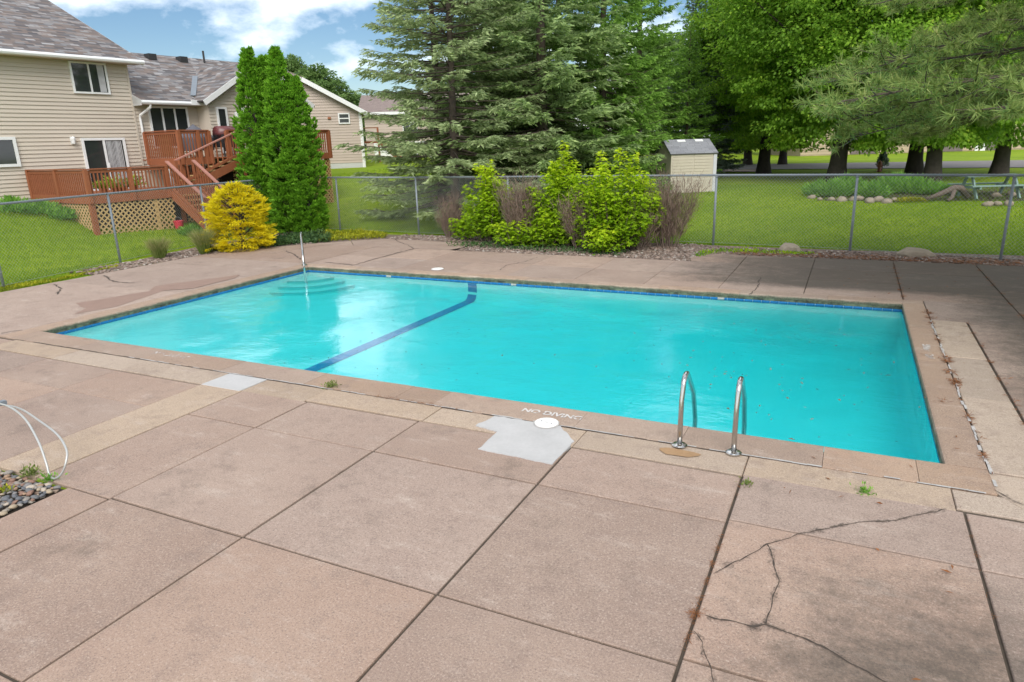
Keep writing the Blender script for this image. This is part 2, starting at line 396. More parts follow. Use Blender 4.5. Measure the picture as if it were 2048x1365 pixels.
# pale strip along the near coping
sx = [-11.85, -10.22, -8.7, -7.13, -6.47, -5.48, -3.87, -2.17, -0.61, 0.96]
for a, b in zip(sx[:-1], sx[1:]):
    if a == -7.13: slab(a, b, 5.58, NY - 0.02, 'patch', 0.003, 0.004)
    else: slab(a, b, 5.60 if a < -6 else 5.64, NY - 0.02, 'strip', 0.004)
slab(0.96, 1.52, 5.70, NY - 0.02, 'strip', 0.005)
slabpoly([(1.53, 5.70), (3.2, 5.70), (3.2, 6.40), (1.27, 6.46), (1.27, 6.10)], 'strip')
# right strip of pale panels beside the coping
for (y0, y1) in [(6.48, 8.40), (8.40, 9.98), (9.98, 11.66), (11.66, 11.95)]: slab(PX1 + CW + 0.01, 1.75, y0, y1, 'strip', 0.006, 0.006)
for (x0, x1) in [(1.77, 2.55), (2.55, 4.15), (4.15, 5.8), (5.8, 7.4)]:
    for (y0, y1) in [(6.48 if x0 < 3 else 4.9, 9.4), (9.4, 11.97)]:
        if not (x0 >= 1.7 and y0 < 5): slab(x0, x1, y0, y1, gap=0.004 if x0 < 2 else 0.008)
        else: slab(x0, x1, 5.72, y1)
slab(PX1 + CW + 0.01, 2.55, 11.98, 13.36, gap=0.003); slab(2.55, 4.15, 11.98, 14.6); slab(4.15, 5.8, 11.98, 14.6); slab(5.8, 7.4, 11.98, 14.6)
# far side
FY = PY1 + 0.26
for (x0, x1) in [(-0.61, 0.99), (0.99, 2.55)]:
    for (y0, y1) in [(FY, 14.75), (14.75, 16.0), (16.0, 17.5)]: slab(x0, x1, y0, y1, gap=0.009)
for (x0, x1) in [(2.55, 4.15), (4.15, 5.8)]: slab(x0, x1, 14.6, 17.5)
for (y0, y1) in [(FY, 14.75), (14.75, 16.0), (16.0, 17.5)]: slab(-2.13, -0.61, y0, y1, gap=0.005)
slab(-3.6, -2.13, FY, 14.75, gap=0.004); slab(-3.6, -2.13, 14.75, 16.3, gap=0.004)
slabpoly([(-3.25, 16.31), (-2.14, 16.31), (-2.14, 17.5), (-3.12, 17.55), (-3.4, 16.9)])
fx = [-12.4, -10.9, -9.6, -8.2, -6.7, -5.1, -3.6]
for a, b in zip(fx[:-1], fx[1:]):
    y1 = 16.3
    slab(a, b, FY, 14.75, gap=0.003)
    slab(a, b, 14.75, y1, gap=0.003)
slabpoly([(-13.2, 16.305), (-9.95, 16.305), (-9.8, 16.9), (-9.9, 17.55), (-11.9, 17.85), (-13.2, 17.85), (-14.0, 17.2)])
slabpoly([(-12.41, FY + 0.005), (-12.41, 16.30), (-14.9, 16.30), (-15.1, 16.0), (-15.75, 15.1), (-16.5, 13.66), (-16.5, 13.38)])
slabpoly([(-14.0, 17.15), (-13.21, 16.31), (-14.85, 16.31)])
lx = PX0 - CW - 0.01
for (y0, y1) in [(9.6, 13.37), (6.0, 9.6)]: slab(-16.5, lx, y0, y1, gap=0.003)
slab(-16.5, -13.4, 2.4, 6.0, gap=0.009); slab(-13.4, -11.86, 5.57, 6.0, gap=0.004)
# irregular cement patch round the skimmer lid
def ragged(poly, step=0.05, amp=0.02):
    pts = []
    for i in range(len(poly)):
        a = np.array(poly[i]); b = np.array(poly[(i + 1) % len(poly)]); k = max(2, int(np.linalg.norm(b - a) / step))
        for t in range(k):
            q = a + (b - a) * t / k; pts.append((q[0] + amp * mnoise.noise((q[0] * 11, q[1] * 11, 2)), q[1] + amp * mnoise.noise((q[0] * 11, q[1] * 11, 6))))
    return pts
mb = MB().prism(ragged([(-3.27, 5.72), (-2.99, 5.66), (-2.97, 5.23), (-2.2, 5.20), (-2.19, 5.74), (-2.45, 6.03), (-3.20, 6.03)]), -0.02, 0.007)
tag(mb.build('slab', M['patch'], deck), 'irregular pale cement patch around the skimmer lid')
# damp band along the left coping, ragged
def blotch(poly, z, mat, name, parent=deck):
    n = len(poly); pts = []
    for i in range(n):
        a = np.array(poly[i]); b = np.array(poly[(i + 1) % n]); k = max(2, int(np.linalg.norm(b - a) / 0.12))
        for t in range(k):
            q = a + (b - a) * t / k; w = 0.035
            pts.append((q[0] + w * mnoise.noise((q[0] * 3, q[1] * 3, 1)), q[1] + w * 2 * mnoise.noise((q[0] * 3, q[1] * 3, 7))))
    bm = bmesh.new(); vs = [bm.verts.new((x, y, z)) for x, y in pts]; f = bm.faces.new(vs); bmesh.ops.triangulate(bm, faces=[f])
    bmesh.ops.recalc_face_normals(bm, faces=bm.faces)
    me = bpy.data.meshes.new(name); bm.to_mesh(me); bm.free(); me.materials.append(M[mat])
    return link(bpy.data.objects.new(name, me), parent)
blotch([G(170, 618)[:2], G(150, 608)[:2], G(300, 583)[:2], G(310, 573)[:2], G(480, 550)[:2], G(470, 557)[:2], G(385, 578)[:2], G(330, 582)[:2], G(230, 615)[:2], G(150, 629)[:2]], 0.0065, 'damp', 'damp_stain')
blotch([(-1.20 + 0.17 * math.cos(a) * (1 + 0.2 * math.sin(3 * a)), 5.86 + 0.10 * math.sin(a) * (1 + 0.25 * math.cos(2 * a))) for a in np.linspace(0, 2 * PI, 15)[:-1]], 0.0075, 'rust', 'damp_stain')

# cracks: thin dirt-filled ribbons with wandering edges
def crack(pts, w=0.007, z=0.0062, sub=10, amp=0.02, mat='crack'):
    P = [np.array(p[:2], float) for p in pts]; Q = []
    for a, b in zip(P[:-1], P[1:]):
        for t in range(sub):
            q = a + (b - a) * t / sub
            Q.append(q + amp * np.array([mnoise.noise((q[0] * 9, q[1] * 9, 3)), mnoise.noise((q[0] * 9, q[1] * 9, 8))]))
    Q.append(P[-1]); mb = MB(); vs = []
    for i, q in enumerate(Q):
        t = Q[min(i + 1, len(Q) - 1)] - Q[max(i - 1, 0)]; t /= np.linalg.norm(t) + 1e-9; n = np.array([-t[1], t[0]])
        ww = w * (0.45 + 0.9 * abs(mnoise.noise((q[0] * 14, q[1] * 14, 5))) * 2) * (1 if 0 < i < len(Q) - 1 else 0.2)
        vs += [(*(q + n * ww / 2), z), (*(q - n * ww / 2), z)]
    mb.add(vs, [(2 * i, 2 * i + 1, 2 * i + 3, 2 * i + 2) for i in range(len(Q) - 1)])
    return mb.build('crack', M[mat], deck)
def crackpx(pp, **k):
    P_ = [G(*p) for p in pp]; k2 = dict(k); k2['w'] = 0.055 if k.get('w', 0.007) < 0.012 else k['w'] * 2.6
    o = crack(P_, z=0.0055, mat='crackstain', **k2); o.name = 'crack_stain'; return crack(P_, **k)
crackpx([(1425, 1148), (1480, 1122), (1535, 1090), (1605, 1068), (1660, 1058), (1720, 1045), (1790, 1043), (1840, 1030), (1895, 1020)], w=0.009)
crackpx([(1535, 1090), (1545, 1125), (1557, 1162), (1545, 1205), (1532, 1250)], w=0.008)
crackpx([(1410, 1232), (1450, 1242), (1500, 1252), (1530, 1250), (1580, 1268), (1640, 1292), (1700, 1328), (1790, 1372)], w=0.011)
crackpx([(1385, 1265), (1405, 1285), (1412, 1310), (1422, 1340), (1432, 1370)], w=0.006)
crackpx([(1985, 980), (2010, 995), (2050, 1012)], w=0.006)
crackpx([(700, 533), (745, 520), (800, 505), (828, 498)], w=0.03, amp=0.05)
crackpx([(828, 498), (815, 490), (795, 484), (790, 479)], w=0.02, amp=0.05)
crackpx([(828, 498), (890, 500), (950, 505)], w=0.014, amp=0.05)
crackpx([(650, 525), (690, 529), (705, 530)], w=0.03, amp=0.03)
crackpx([(570, 502), (590, 510), (602, 520)], w=0.03, amp=0.06)
crackpx([(560, 504), (640, 492), (690, 487)], w=0.016, amp=0.06)
crackpx([(108, 569), (122, 578), (115, 590)], w=0.03, amp=0.06)
crackpx([(208, 551), (222, 562), (235, 565), (270, 567)], w=0.03, amp=0.06)
crackpx([(300, 535), (350, 528), (400, 530)], w=0.012, amp=0.05)
crackpx([(1000, 541), (1013, 531), (1050, 524), (1075, 515)], w=0.014, amp=0.05)
crackpx([(1500, 590), (1515, 575), (1520, 555)], w=0.02, amp=0.05)
crackpx([(0, 668), (30, 663), (45, 661)], w=0.03, amp=0.03)
# grey sealant line between near coping and strip, broken
def seal(a, b, w, z, mat='sealant', broken=0.25):
    a = np.array(a); b = np.array(b); n = int(np.linalg.norm(b - a) / 0.12); t = (b - a) / np.linalg.norm(b - a); nn = np.array([-t[1], t[0]]); mb = MB()
    for i in range(n):
        if random.random() < broken: continue
        p = a + (b - a) * i / n; q = a + (b - a) * (i + 1) / n; w1 = w * random.uniform(0.5, 1.1); o = nn * random.uniform(-0.3, 0.3) * w
        mb.add([(*(p + o - nn * w1 / 2), z), (*(q + o - nn * w1 / 2), z), (*(q + o + nn * w1 / 2), z), (*(p + o + nn * w1 / 2), z)], [(0, 1, 2, 3)])
    return tag(mb.build('sealant_line', M[mat], deck), kind='stuff')
seal((-9.5, NY - 0.008), (1.2, NY - 0.008), 0.022, 0.006)
seal((PX1 + CW + 0.005, 6.2), (PX1 + CW + 0.005, 11.9), 0.03, 0.008)
seal((-11.9, NY - 0.014), (-6.5, NY - 0.014), 0.03, 0.0025, 'joint', 0.05)
seal((-6.5, NY - 0.016), (-0.6, NY - 0.016), 0.02, 0.0025, 'joint', 0.15)

# ================================================================== pool
def plaster():
    m, nt, o = newmat('pool_plaster'); N = NT(nt); p = N.pos()
    a = N.noise(p, 1.2, 5, 0.6)
    c = N.mix(a, rgb(0.76, 0.88, 0.86), rgb(0.84, 0.93, 0.91))
    N.out(o, N.bsdf(c, 0.7)); return m
M['plaster'] = plaster()
def fz(x, y):
    zf = np.interp(x, [-12.1, -7.4, -3.2, 1.0], [-0.46, -0.55, -0.76, -0.80])
    d = np.minimum(np.minimum(x - PX0, PX1 - x), np.minimum(y - PY0, PY1 - y)); r = 0.20
    t = np.clip(r - d, 0, r); return np.minimum(zf + r - np.sqrt(np.maximum(r * r - t * t, 0)), WZ - 0.02)
bx = np.unique(np.r_[np.linspace(PX0, PX0 + 0.4, 9), np.linspace(PX0 + 0.4, PX1 - 0.4, 50), np.linspace(PX1 - 0.4, PX1, 9), [-7.51, -7.4, -7.29, -3.2]])
by = np.unique(np.r_[np.linspace(PY0, PY0 + 0.4, 9), np.linspace(PY0 + 0.4, PY1 - 0.4, 26), np.linspace(PY1 - 0.4, PY1, 9)])
BX, BY = np.meshgrid(bx, by, indexing='ij'); BZ = fz(BX, BY); nb = len(by)
mb = MB(); mb.v = [(float(a), float(b), float(c)) for a, b, c in zip(BX.ravel(), BY.ravel(), BZ.ravel())]
mb.f = [(i * nb + j, (i + 1) * nb + j, (i + 1) * nb + j + 1, i * nb + j + 1) for i in range(len(bx) - 1) for j in range(nb - 1)]; mb.m = [0] * len(mb.f)
# walls from the cove up to under the coping
rim = [(i, 0) for i in range(len(bx))] + [(len(bx) - 1, j) for j in range(1, nb)] + [(i, nb - 1) for i in range(len(bx) - 2, -1, -1)] + [(0, j) for j in range(nb - 2, 0, -1)]
b0 = len(mb.v); mb.v += [(float(bx[i]), float(by[j]), -0.07) for i, j in rim]; k = len(rim)
mb.f += [(rim[q][0] * nb + rim[q][1], b0 + q, b0 + (q + 1) % k, rim[(q + 1) % k][0] * nb + rim[(q + 1) % k][1]) for q in range(k)]; mb.m += [0] * k
pool = tag(mb.build('swimming_pool', M['plaster'], smooth=True), kind='structure')
# waterline tiles
tl = MB(); e = 0.004
for (ax, a0, a1, fixed, inw) in [('x', PX0, PX1, PY1, -1), ('x', PX0, PX1, PY0, 1), ('y', PY0, PY1, PX0, 1), ('y', PY0, PY1, PX1, -1)]:
    n = int((a1 - a0) / 0.152); w = (a1 - a0) / n
    for i in range(n):
        s0, s1 = a0 + i * w + 0.003, a0 + (i + 1) * w - 0.003; t0, t1 = sorted((fixed + inw * 0.002, fixed + inw * 0.008))
        if ax == 'x': tl.box(s0, s1, t0, t1, -0.165, -0.105)
        else: tl.box(t0, t1, s0, s1, -0.165, -0.105)
tag(tl.build('waterline_tile', M['tile'], pool), kind='stuff')
# dirt and algae line under the coping nose
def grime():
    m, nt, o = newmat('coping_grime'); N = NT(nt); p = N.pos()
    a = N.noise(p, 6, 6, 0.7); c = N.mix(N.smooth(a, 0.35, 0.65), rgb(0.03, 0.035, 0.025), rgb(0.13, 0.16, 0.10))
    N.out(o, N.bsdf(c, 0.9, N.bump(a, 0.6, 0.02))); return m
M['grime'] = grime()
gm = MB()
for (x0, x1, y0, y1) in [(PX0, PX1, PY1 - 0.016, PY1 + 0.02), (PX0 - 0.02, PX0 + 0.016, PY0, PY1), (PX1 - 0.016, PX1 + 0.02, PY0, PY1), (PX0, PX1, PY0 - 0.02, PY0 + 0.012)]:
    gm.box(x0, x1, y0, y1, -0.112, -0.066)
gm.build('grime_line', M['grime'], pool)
# navy stripe across the break of the slope, up the far wall
st = MB(); ys = np.linspace(PY0 + 0.02, PY1 - 0.006, 90); xs0, xs1 = -7.51, -7.29
vs = []
for y in ys:
    for x in (xs0, -7.4, xs1): vs.append((x, y, float(fz(x, y)) + 0.010))
vs += [(x, PY1 - 0.010, -0.17) for x in (xs0, -7.4, xs1)]
nn_ = len(vs) // 3
st.add(vs, [(3 * i + k, 3 * i + k + 1, 3 * i + k + 4, 3 * i + k + 3) for i in range(nn_ - 1) for k in (0, 1)])
st.build('depth_stripe', M['stripe'], pool)
# corner steps
def tier(r, z, r_in=0.0):
    mb = MB(); n = 26; arc = [(PX0 + 0.01 + r * math.cos(a), PY1 - 0.01 - r * math.sin(a)) for a in np.linspace(0, PI / 2, n)]
    mb.prism([(PX0 + 0.01, PY1 - 0.01)] + list(reversed(arc)), -0.9, z)
    o = mb.build('step', M['plaster'], pool)
    ed = MB(); ed.add([(x, y, z + 0.004) for x, y in arc] + [(PX0 + 0.01 + (r - 0.035) * math.cos(a), PY1 - 0.01 - (r - 0.035) * math.sin(a), z + 0.004) for a in np.linspace(0, PI / 2, n)],
                      [(i, i + 1, n + i + 1, n + i) for i in range(n - 1)])
    r2 = r + 0.005; a2 = [(PX0 + 0.01 + r2 * math.cos(a), PY1 - 0.01 - r2 * math.sin(a)) for a in np.linspace(0, PI / 2, n)]
    ed.add([(x, y, z) for x, y in a2] + [(x, y, z - 0.05) for x, y in a2], [(i, n + i, n + i + 1, i + 1) for i in range(n - 1)])
    ed.build('step_edge', M['stepedge'], o)
M['stepedge'] = plain('step_edge', (0.38, 0.66, 0.68), 0.6, 0.1, 6, objspace=False)
tier(1.45, -0.40); tier(1.12, -0.33); tier(0.78, -0.25)
# coping stones, rounded nose towards the water
def coping(ax, s0, s1, edge, out, w):
    """ax: direction of run; edge: coordinate of the inner edge; out: +1/-1 outward sign"""
    pr = [(-0.020, -0.066), (-0.020, -0.035), (-0.010, -0.010), (0.012, 0.0), (w - 0.006, 0.002), (w, -0.004), (w, -0.098), (0.0, -0.098)]
    pr = [(-0.020, -0.064), (-0.022, -0.030), (-0.012, -0.006), (0.012, 0.0), (w - 0.006, 0.002), (w, -0.004), (w, -0.064)]
    dz = random.uniform(-0.002, 0.002); vs = []
    for s in (s0, s1):
        for a, z in pr:
            q = edge + out * a; vs.append((s, q, z + dz) if ax == 'x' else (q, s, z + dz))
    n = len(pr); mb = MB().add(vs, [tuple(range(n)), tuple(reversed(range(n, 2 * n)))] + [(i, n + i, n + (i + 1) % n, (i + 1) % n) for i in range(n)])
    o = mb.build('coping_stone', M['coping'], pool)
    bm = bmesh.new(); bm.from_mesh(o.data); bmesh.ops.recalc_face_normals(bm, faces=bm.faces); bm.to_mesh(o.data); bm.free(); return o
def run(ax, joints, edge, out, w):
    for a, b in zip(joints[:-1], joints[1:]): coping(ax, a + 0.002, b - 0.002, edge, out, w)
run('x', [PX0 + 0.004, -10.4, -8.9, -7.35, -5.9, -4.55, -4.02, -2.32, -1.25, 0.0, 0.74, PX1 + CW], PY0, -1, CPN)
run('x', [PX0 - CW, -10.6, -9.1, -7.6, -6.1, -4.7, -3.2, -1.7, -0.2, PX1 + CW], PY1, 1, 0.24)
run('y', [PY0 - CPN + 0.0, 7.9, 9.6, 11.3, PY1], PX0, -1, CW)
run('y', [PY0, 8.1, 9.7, 11.4, PY1], PX1, 1, CW)
# wall fittings
for (px, py) in [(1033, 567), (1443, 596), (790, 549)]:
    q = G(px, py, -0.13); fm = MB(); fm.box(q[0] - 0.06, q[0] + 0.06, PY1 - 0.03, PY1 - 0.004, -0.15, -0.112)
    fm.box(q[0] - 0.03, q[0] + 0.03, PY1 - 0.036, PY1 - 0.028, -0.135, -0.112); fm.build('return_fitting', M['sealant'], pool)
# lettering on the coping
def worn_paint(name, keep):
    m, nt, o = newmat(name); N = NT(nt); p = N.pos()
    d = N.bsdf(rgb(0.58, 0.55, 0.52), 0.8); t = N.n('ShaderNodeBsdfTransparent').outputs[0]
    f = N.smooth(N.math('ADD', N.math('MULTIPLY', N.noise(p, 22, 5, 0.7), 0.6), N.math('MULTIPLY', N.noise(p, 4, 2), 0.4)), keep + 0.06, keep - 0.06)
    N.out(o, N.n('ShaderNodeMixShader', {0: f, 1: d, 2: t}).outputs[0]); return m
M['paint'] = worn_paint('worn_white_paint', 0.455); M['paint2'] = worn_paint('faded_white_paint', 0.49)
def text(body, loc, rz, size, mat, width=None, parent=pool):
    cu = bpy.data.curves.new('lettering', 'FONT'); cu.body = body; cu.size = size; cu.align_x = 'CENTER'; cu.align_y = 'CENTER'; cu.offset = 0.004
    t = bpy.data.objects.new('lettering_src', cu); COL.objects.link(t); bpy.context.view_layer.update()
    me = bpy.data.meshes.new_from_object(t.evaluated_get(bpy.context.evaluated_depsgraph_get())); COL.objects.unlink(t); bpy.data.objects.remove(t)
    me.materials.clear(); me.materials.append(M[mat]); o = bpy.data.objects.new('painted_lettering', me); link(o, parent)
    o.location = loc; o.rotation_euler = (0, 0, rz)
    if width:
        xs_ = [v.co.x for v in me.vertices]; o.scale = (width / (max(xs_) - min(xs_)),) * 2 + (1,)
    return o
text('NO DIVING', (-2.66, 6.40 - 0.10, 0.0055), 0, 0.13, 'paint', 0.68)
text('NO DIVING', (-8.62, 6.33, 0.0055), 0, 0.13, 'paint2', 0.72)
text('NO DIVING', (1.12, 10.15, 0.0055), PI / 2, 0.12, 'paint2', 0.66)

# ---- water
def watermat():
    m, nt, o = newmat('pool_water'); N = NT(nt); p = N.pos()
    st_ = N.n('ShaderNodeMapping', {'Vector': p, 'Scale': (1.0, 1.6, 1.0)}).outputs[0]
    big = N.noise(p, 0.35, 3, 0.5)
    h = N.math('ADD', N.math('MULTIPLY', N.noise(st_, 2.2, 3, 0.5), 0.6), N.math('ADD', N.math('MULTIPLY', N.noise(st_, 7.0, 4, 0.6), 0.30), N.math('MULTIPLY', N.noise(st_, 15.0, 2, 0.5), 0.07)))
    h = N.math('MULTIPLY', h, N.math('ADD', 0.22, N.math('MULTIPLY', N.smooth(big, 0.42, 0.60), 1.3)))
    nm = N.bump(h, 0.22, 0.10)
    fr = N.n('ShaderNodeFresnel', {'IOR': 1.33, 'Normal': nm}).outputs[0]
    gl = N.n('ShaderNodeBsdfGlossy', {'Color': rgb(1, 1, 1), 'Roughness': 0.03, 'Normal': nm}).outputs[0]
    tr = N.n('ShaderNodeBsdfTransparent').outputs[0]
    N.out(o, N.n('ShaderNodeMixShader', {0: fr, 1: tr, 2: gl}).outputs[0])
    va = N.n('ShaderNodeVolumeAbsorption', {'Color': rgb(0.015, 0.918, 0.936), 'Density': 1.35}).outputs[0]
    nt.links.new(va, o.inputs['Volume']); return m
M['water'] = watermat()
wx0, wx1, wy0, wy1 = PX0 + 0.0005, PX1 - 0.0005, PY0 + 0.0005, PY1 - 0.0005
wm = MB().box(wx0, wx1, wy0, wy1, -2.6, WZ)
tag(wm.build('water', M['water']), kind='structure')

# ---- beds beside the deck
def sheet(name, poly, z, mat, kind='structure'):
    bm = bmesh.new(); vs = [bm.verts.new((x, y, z)) for x, y in poly]; f = bm.faces.new(vs); bmesh.ops.triangulate(bm, faces=[f]); bmesh.ops.recalc_face_normals(bm, faces=bm.faces)
    me = bpy.data.meshes.new(name); bm.to_mesh(me); bm.free(); me.materials.append(M[mat]); return tag(link(bpy.data.objects.new(name, me)), kind=kind)
bed_back = sheet('gravel_bed', [(-9.7, 16.2), (-3.3, 16.2), (-3.3, 16.9), (-2.9, 17.35), (6, 17.35), (6, 19.15), (-2.0, 19.0), (-6, 19.1), (-10.5, 19.2), (-13.5, 18.9), (-13.1, 17.7), (-9.8, 17.4)], -0.012, 'gravelbase')
bed_left = sheet('planting_bed', [(-16.4, 12.0), (-16.4, 13.6), (-15.6, 15.0), (-13.0, 17.8), (-13.5, 18.9), (-15.5, 19.1), (-18.3, 18.8), (-18.2, 15), (-17.65, 12.3), (-17.2, 10.5), (-16.4, 10.5)], -0.014, 'gravelbase')
bed_near = sheet('pebble_bed', [(-9.5, -1), (-5.97, -1), (-5.97, 3.16), (-9.5, 3.16)], -0.05, 'soil')
# lift the near bed out of the lawn sheet
bed_near.location.z = 0.020
# pebbles: the nearest are pieces of their own
M['pebble'] = None
def pebblemat():
    m, nt, o = newmat('river_pebble'); N = NT(nt); r = N.rnd()
    cr_ = N.n('ShaderNodeValToRGB', {0: r}); el = cr_.color_ramp; el.interpolation = 'CONSTANT'
    cols = [(0.10, 0.11, 0.13), (0.42, 0.33, 0.22), (0.20, 0.19, 0.19), (0.50, 0.42, 0.33), (0.26, 0.13, 0.085), (0.12, 0.13, 0.14), (0.36, 0.22, 0.13), (0.28, 0.25, 0.22)]
    el.elements[0].color = rgb(*cols[0]); el.elements[1].position = 1 / 8; el.elements[1].color = rgb(*cols[1])
    for i in range(2, 8):
        e_ = el.elements.new(i / 8); e_.color = rgb(*cols[i])
    f = N.noise(N.obj(), 25, 4); c = N.mix(N.math('MULTIPLY', f, 0.5), cr_.outputs[0], rgb(0.16, 0.14, 0.12))
    N.out(o, N.bsdf(c, 0.6, N.bump(f, 0.3, 0.01))); return m
M['pebble'] = pebblemat()
def rockmesh(name, mat, seed, sub=2, rough=0.35, sq=(1, 1, 0.6)):
    bm = bmesh.new(); bmesh.ops.create_icosphere(bm, subdivisions=sub, radius=1.0)
    for v in bm.verts:
        k = 1 + rough * mnoise.noise(v.co * 1.1 + Vector((seed * 7.3, seed, 0))) + rough * 0.4 * mnoise.noise(v.co * 3 + Vector((seed, 0, 9)))
        v.co = Vector((v.co.x * k * sq[0], v.co.y * k * sq[1], v.co.z * k * sq[2]))
    me = bpy.data.meshes.new(name); bm.to_mesh(me); bm.free(); me.materials.append(mat)
    me.polygons.foreach_set('use_smooth', [sub > 1] * len(me.polygons)); return me
pm = [rockmesh('pebble', M['pebble'], s, 2, 0.4, (1, 0.75, 0.5)) for s in range(6)]
placed = []; tries = 0
while len(placed) < 290 and tries < 20000:
    tries += 1; x = -5.99 - abs(random.gauss(0, 0.36)) - 0.02; y = 3.13 - random.random() ** 1.1 * 1.15; r = random.uniform(0.018, 0.044)
    if any((x - a) ** 2 + (y - b) ** 2 < (0.72 * (r + c)) ** 2 for a, b, c in placed): continue
    if x + r > -5.96 or y + r > 3.165: continue
    placed.append((x, y, r)); o = bpy.data.objects.new('pebble', pm[len(placed) % 6]); link(o, bed_near)
    o.location = (x, y, -0.03 + r * 0.25 + random.uniform(0, 0.02)); o.scale = (r, r, r); o.rotation_euler = (random.uniform(-.3, .3), random.uniform(-.3, .3), random.uniform(0, 6.3))
# finer stones filling the gaps and the rest of that bed
def stones_stuff(name, pts, rmin, rmax, mat, parent=None, seed=0):
    """many small faceted stones as one mesh"""
    ico = bmesh.new(); bmesh.ops.create_icosphere(ico, subdivisions=1, radius=1.0)
    bv = np.array([v.co[:] for v in ico.verts]); bf = np.array([[v.index for v in f.verts] for f in ico.faces]); ico.free()
    n = len(pts); r = rng.uniform(rmin, rmax, n); sc = rng.uniform(0.55, 1.25, (n, 1, 3)) * np.array([1, 1, 0.6]); a = rng.uniform(0, 6.28, n)
    V = bv[None] * sc * (1 + 0.18 * rng.normal(size=(n, len(bv), 1))) * r[:, None, None]
    ca, sa = np.cos(a)[:, None], np.sin(a)[:, None]
    V = np.stack([V[..., 0] * ca - V[..., 1] * sa, V[..., 0] * sa + V[..., 1] * ca, V[..., 2]], -1) + np.asarray(pts)[:, None, :]
    T = V[:, bf, :].reshape(-1, 3, 3); me = quads_mesh(name, T, mat, np.repeat(rng.uniform(0, 1, n), len(bf)), per=3)
    return tag(link(bpy.data.objects.new(name, me), parent), kind='stuff')
def varmat(name, cols, rough=0.9, trans=0.0):
    m, nt, o = newmat(name); N = NT(nt); a = N.n('ShaderNodeAttribute', attribute_name='var').outputs['Fac']
    cr_ = N.n('ShaderNodeValToRGB', {0: a}); el = cr_.color_ramp; k = len(cols)
    el.elements[0].color = rgb(*cols[0]); el.elements[1].color = rgb(*cols[-1])
    for i in range(1, k - 1):
        e_ = el.elements.new(i / (k - 1)); e_.color = rgb(*cols[i])
    N.out(o, N.bsdf(cr_.outputs[0], rough)); return m
M['gravel'] = varmat('bed_gravel', [(0.08, 0.058, 0.045), (0.19, 0.135, 0.105), (0.29, 0.22, 0.18), (0.13, 0.09, 0.07), (0.38, 0.34, 0.30)])
M['fines'] = varmat('pebble_fines', [(0.06, 0.065, 0.07), (0.22, 0.19, 0.15), (0.12, 0.12, 0.13), (0.36, 0.32, 0.26), (0.20, 0.12, 0.08)])
n = 2600; stones_stuff('pebble_fill', np.c_[rng.uniform(-8.6, -6.02, n), rng.uniform(-0.6, 3.11, n), np.full(n, -0.028)], 0.014, 0.034, M['fines'], bed_near)
# ================================================================== pool fittings
def flange(mb, x, y, z=0.006):
    mb.lathe((x, y, z), [(0.072, 0.0), (0.072, 0.012), (0.060, 0.020), (0.030, 0.024)], 20)
def arch(x0, y0, y1, h, r, zend):
    """handrail: up from the deck at y0, round bend, down into the water at y1"""
    R_ = 0.115; pts = [(x0, y0, 0.0), (x0, y0, 0.2), (x0, y0 + 0.01, h - R_ - 0.1)]
    ym = y0 + 0.05
    for a in np.linspace(PI, 0.30 * PI, 9): pts.append((x0, ym + R_ + R_ * math.cos(a) - 0.0, h - R_ + R_ * math.sin(a)))
    pts += [(x0, y1 - 0.16, h * 0.52), (x0, y1 - 0.06, h * 0.20), (x0, y1, 0.0), (x0, y1, zend)]
    return pts
la = empty('pool_ladder', (0, 0, 0), 0, 'two polished steel ladder rails standing on the near coping', 'pool ladder')
for px, py in [(1359, 893), (1467, 908)]:
    b = G(px, py); rm = MB().tube(arch(b[0], b[1], PY0 + 0.22, 0.67, 0.024, -1.0), 0.024, 14)
    r_ = rm.build('handrail', M['chrome'], la, smooth=True)
    fm = MB(); flange(fm, b[0], b[1]); fm.build('flange', M['chrome'], r_, smooth=False)
xa, xb = G(1359, 893)[0], G(1467, 908)[0]
for z in (-0.35, -0.62): MB().box(xa, xb, PY0 + 0.18, PY0 + 0.26, z, z + 0.03).build('tread', M['whitepl'], la)
hb = G(609, 531)
gr = empty('grab_rail', (hb[0], hb[1], 0), 0, 'slim steel grab rail at the corner steps of the pool', 'grab rail')
d = np.array([PX0 + 1.3 - hb[0], PY1 - 1.3 - hb[1]]); d /= np.linalg.norm(d); d = np.array([0.672, -0.741])
pts = [(0, 0, -0.02), (0, 0, 0.72)] + [(d[0] * (0.12 - 0.12 * math.cos(a)), d[1] * (0.12 - 0.12 * math.cos(a)), 0.72 + 0.12 * math.sin(a)) for a in np.linspace(0.2, PI / 2, 6)]
pts += [(d[0] * 0.45, d[1] * 0.45, 0.80), (d[0] * 0.95, d[1] * 0.95, 0.42), (d[0] * 1.05, d[1] * 1.05, 0.25), (d[0] * 1.08, d[1] * 1.08, -0.25)]
MB().tube(pts, 0.024, 12).build('handrail', M['chrome'], gr, smooth=True)
fm = MB(); flange(fm, 0, 0); fm.build('flange', M['chrome'], gr)
def lid(px, py, r, z, label):
    c = G(px, py); t = empty('skimmer_lid', (c[0], c[1], z), random.uniform(-.2, .2), label, 'skimmer lid')
    MB().lathe((0, 0, 0), [(r + 0.012, 0), (r + 0.012, 0.004), (r + 0.004, 0.006)], 40).build('rim', M['sealant'], t)
    MB().lathe((0, 0, 0.005), [(r, 0), (r, 0.008), (r - 0.008, 0.011), (r - 0.03, 0.009)], 40).build('cover', M['whitepl'], t)
    for x in (-0.5, 0.5): MB().box(r * x - 0.009, r * x + 0.009, -0.006, 0.006, 0.010, 0.0155).build('finger_hole_shade', M['dark'], t)  # raised dark blocks, their colour stands in for the shade inside finger holes
    MB().box(-0.016, 0.016, -0.007, 0.007, 0.010, 0.0152).build('screw_cap', M['sealant'], t)
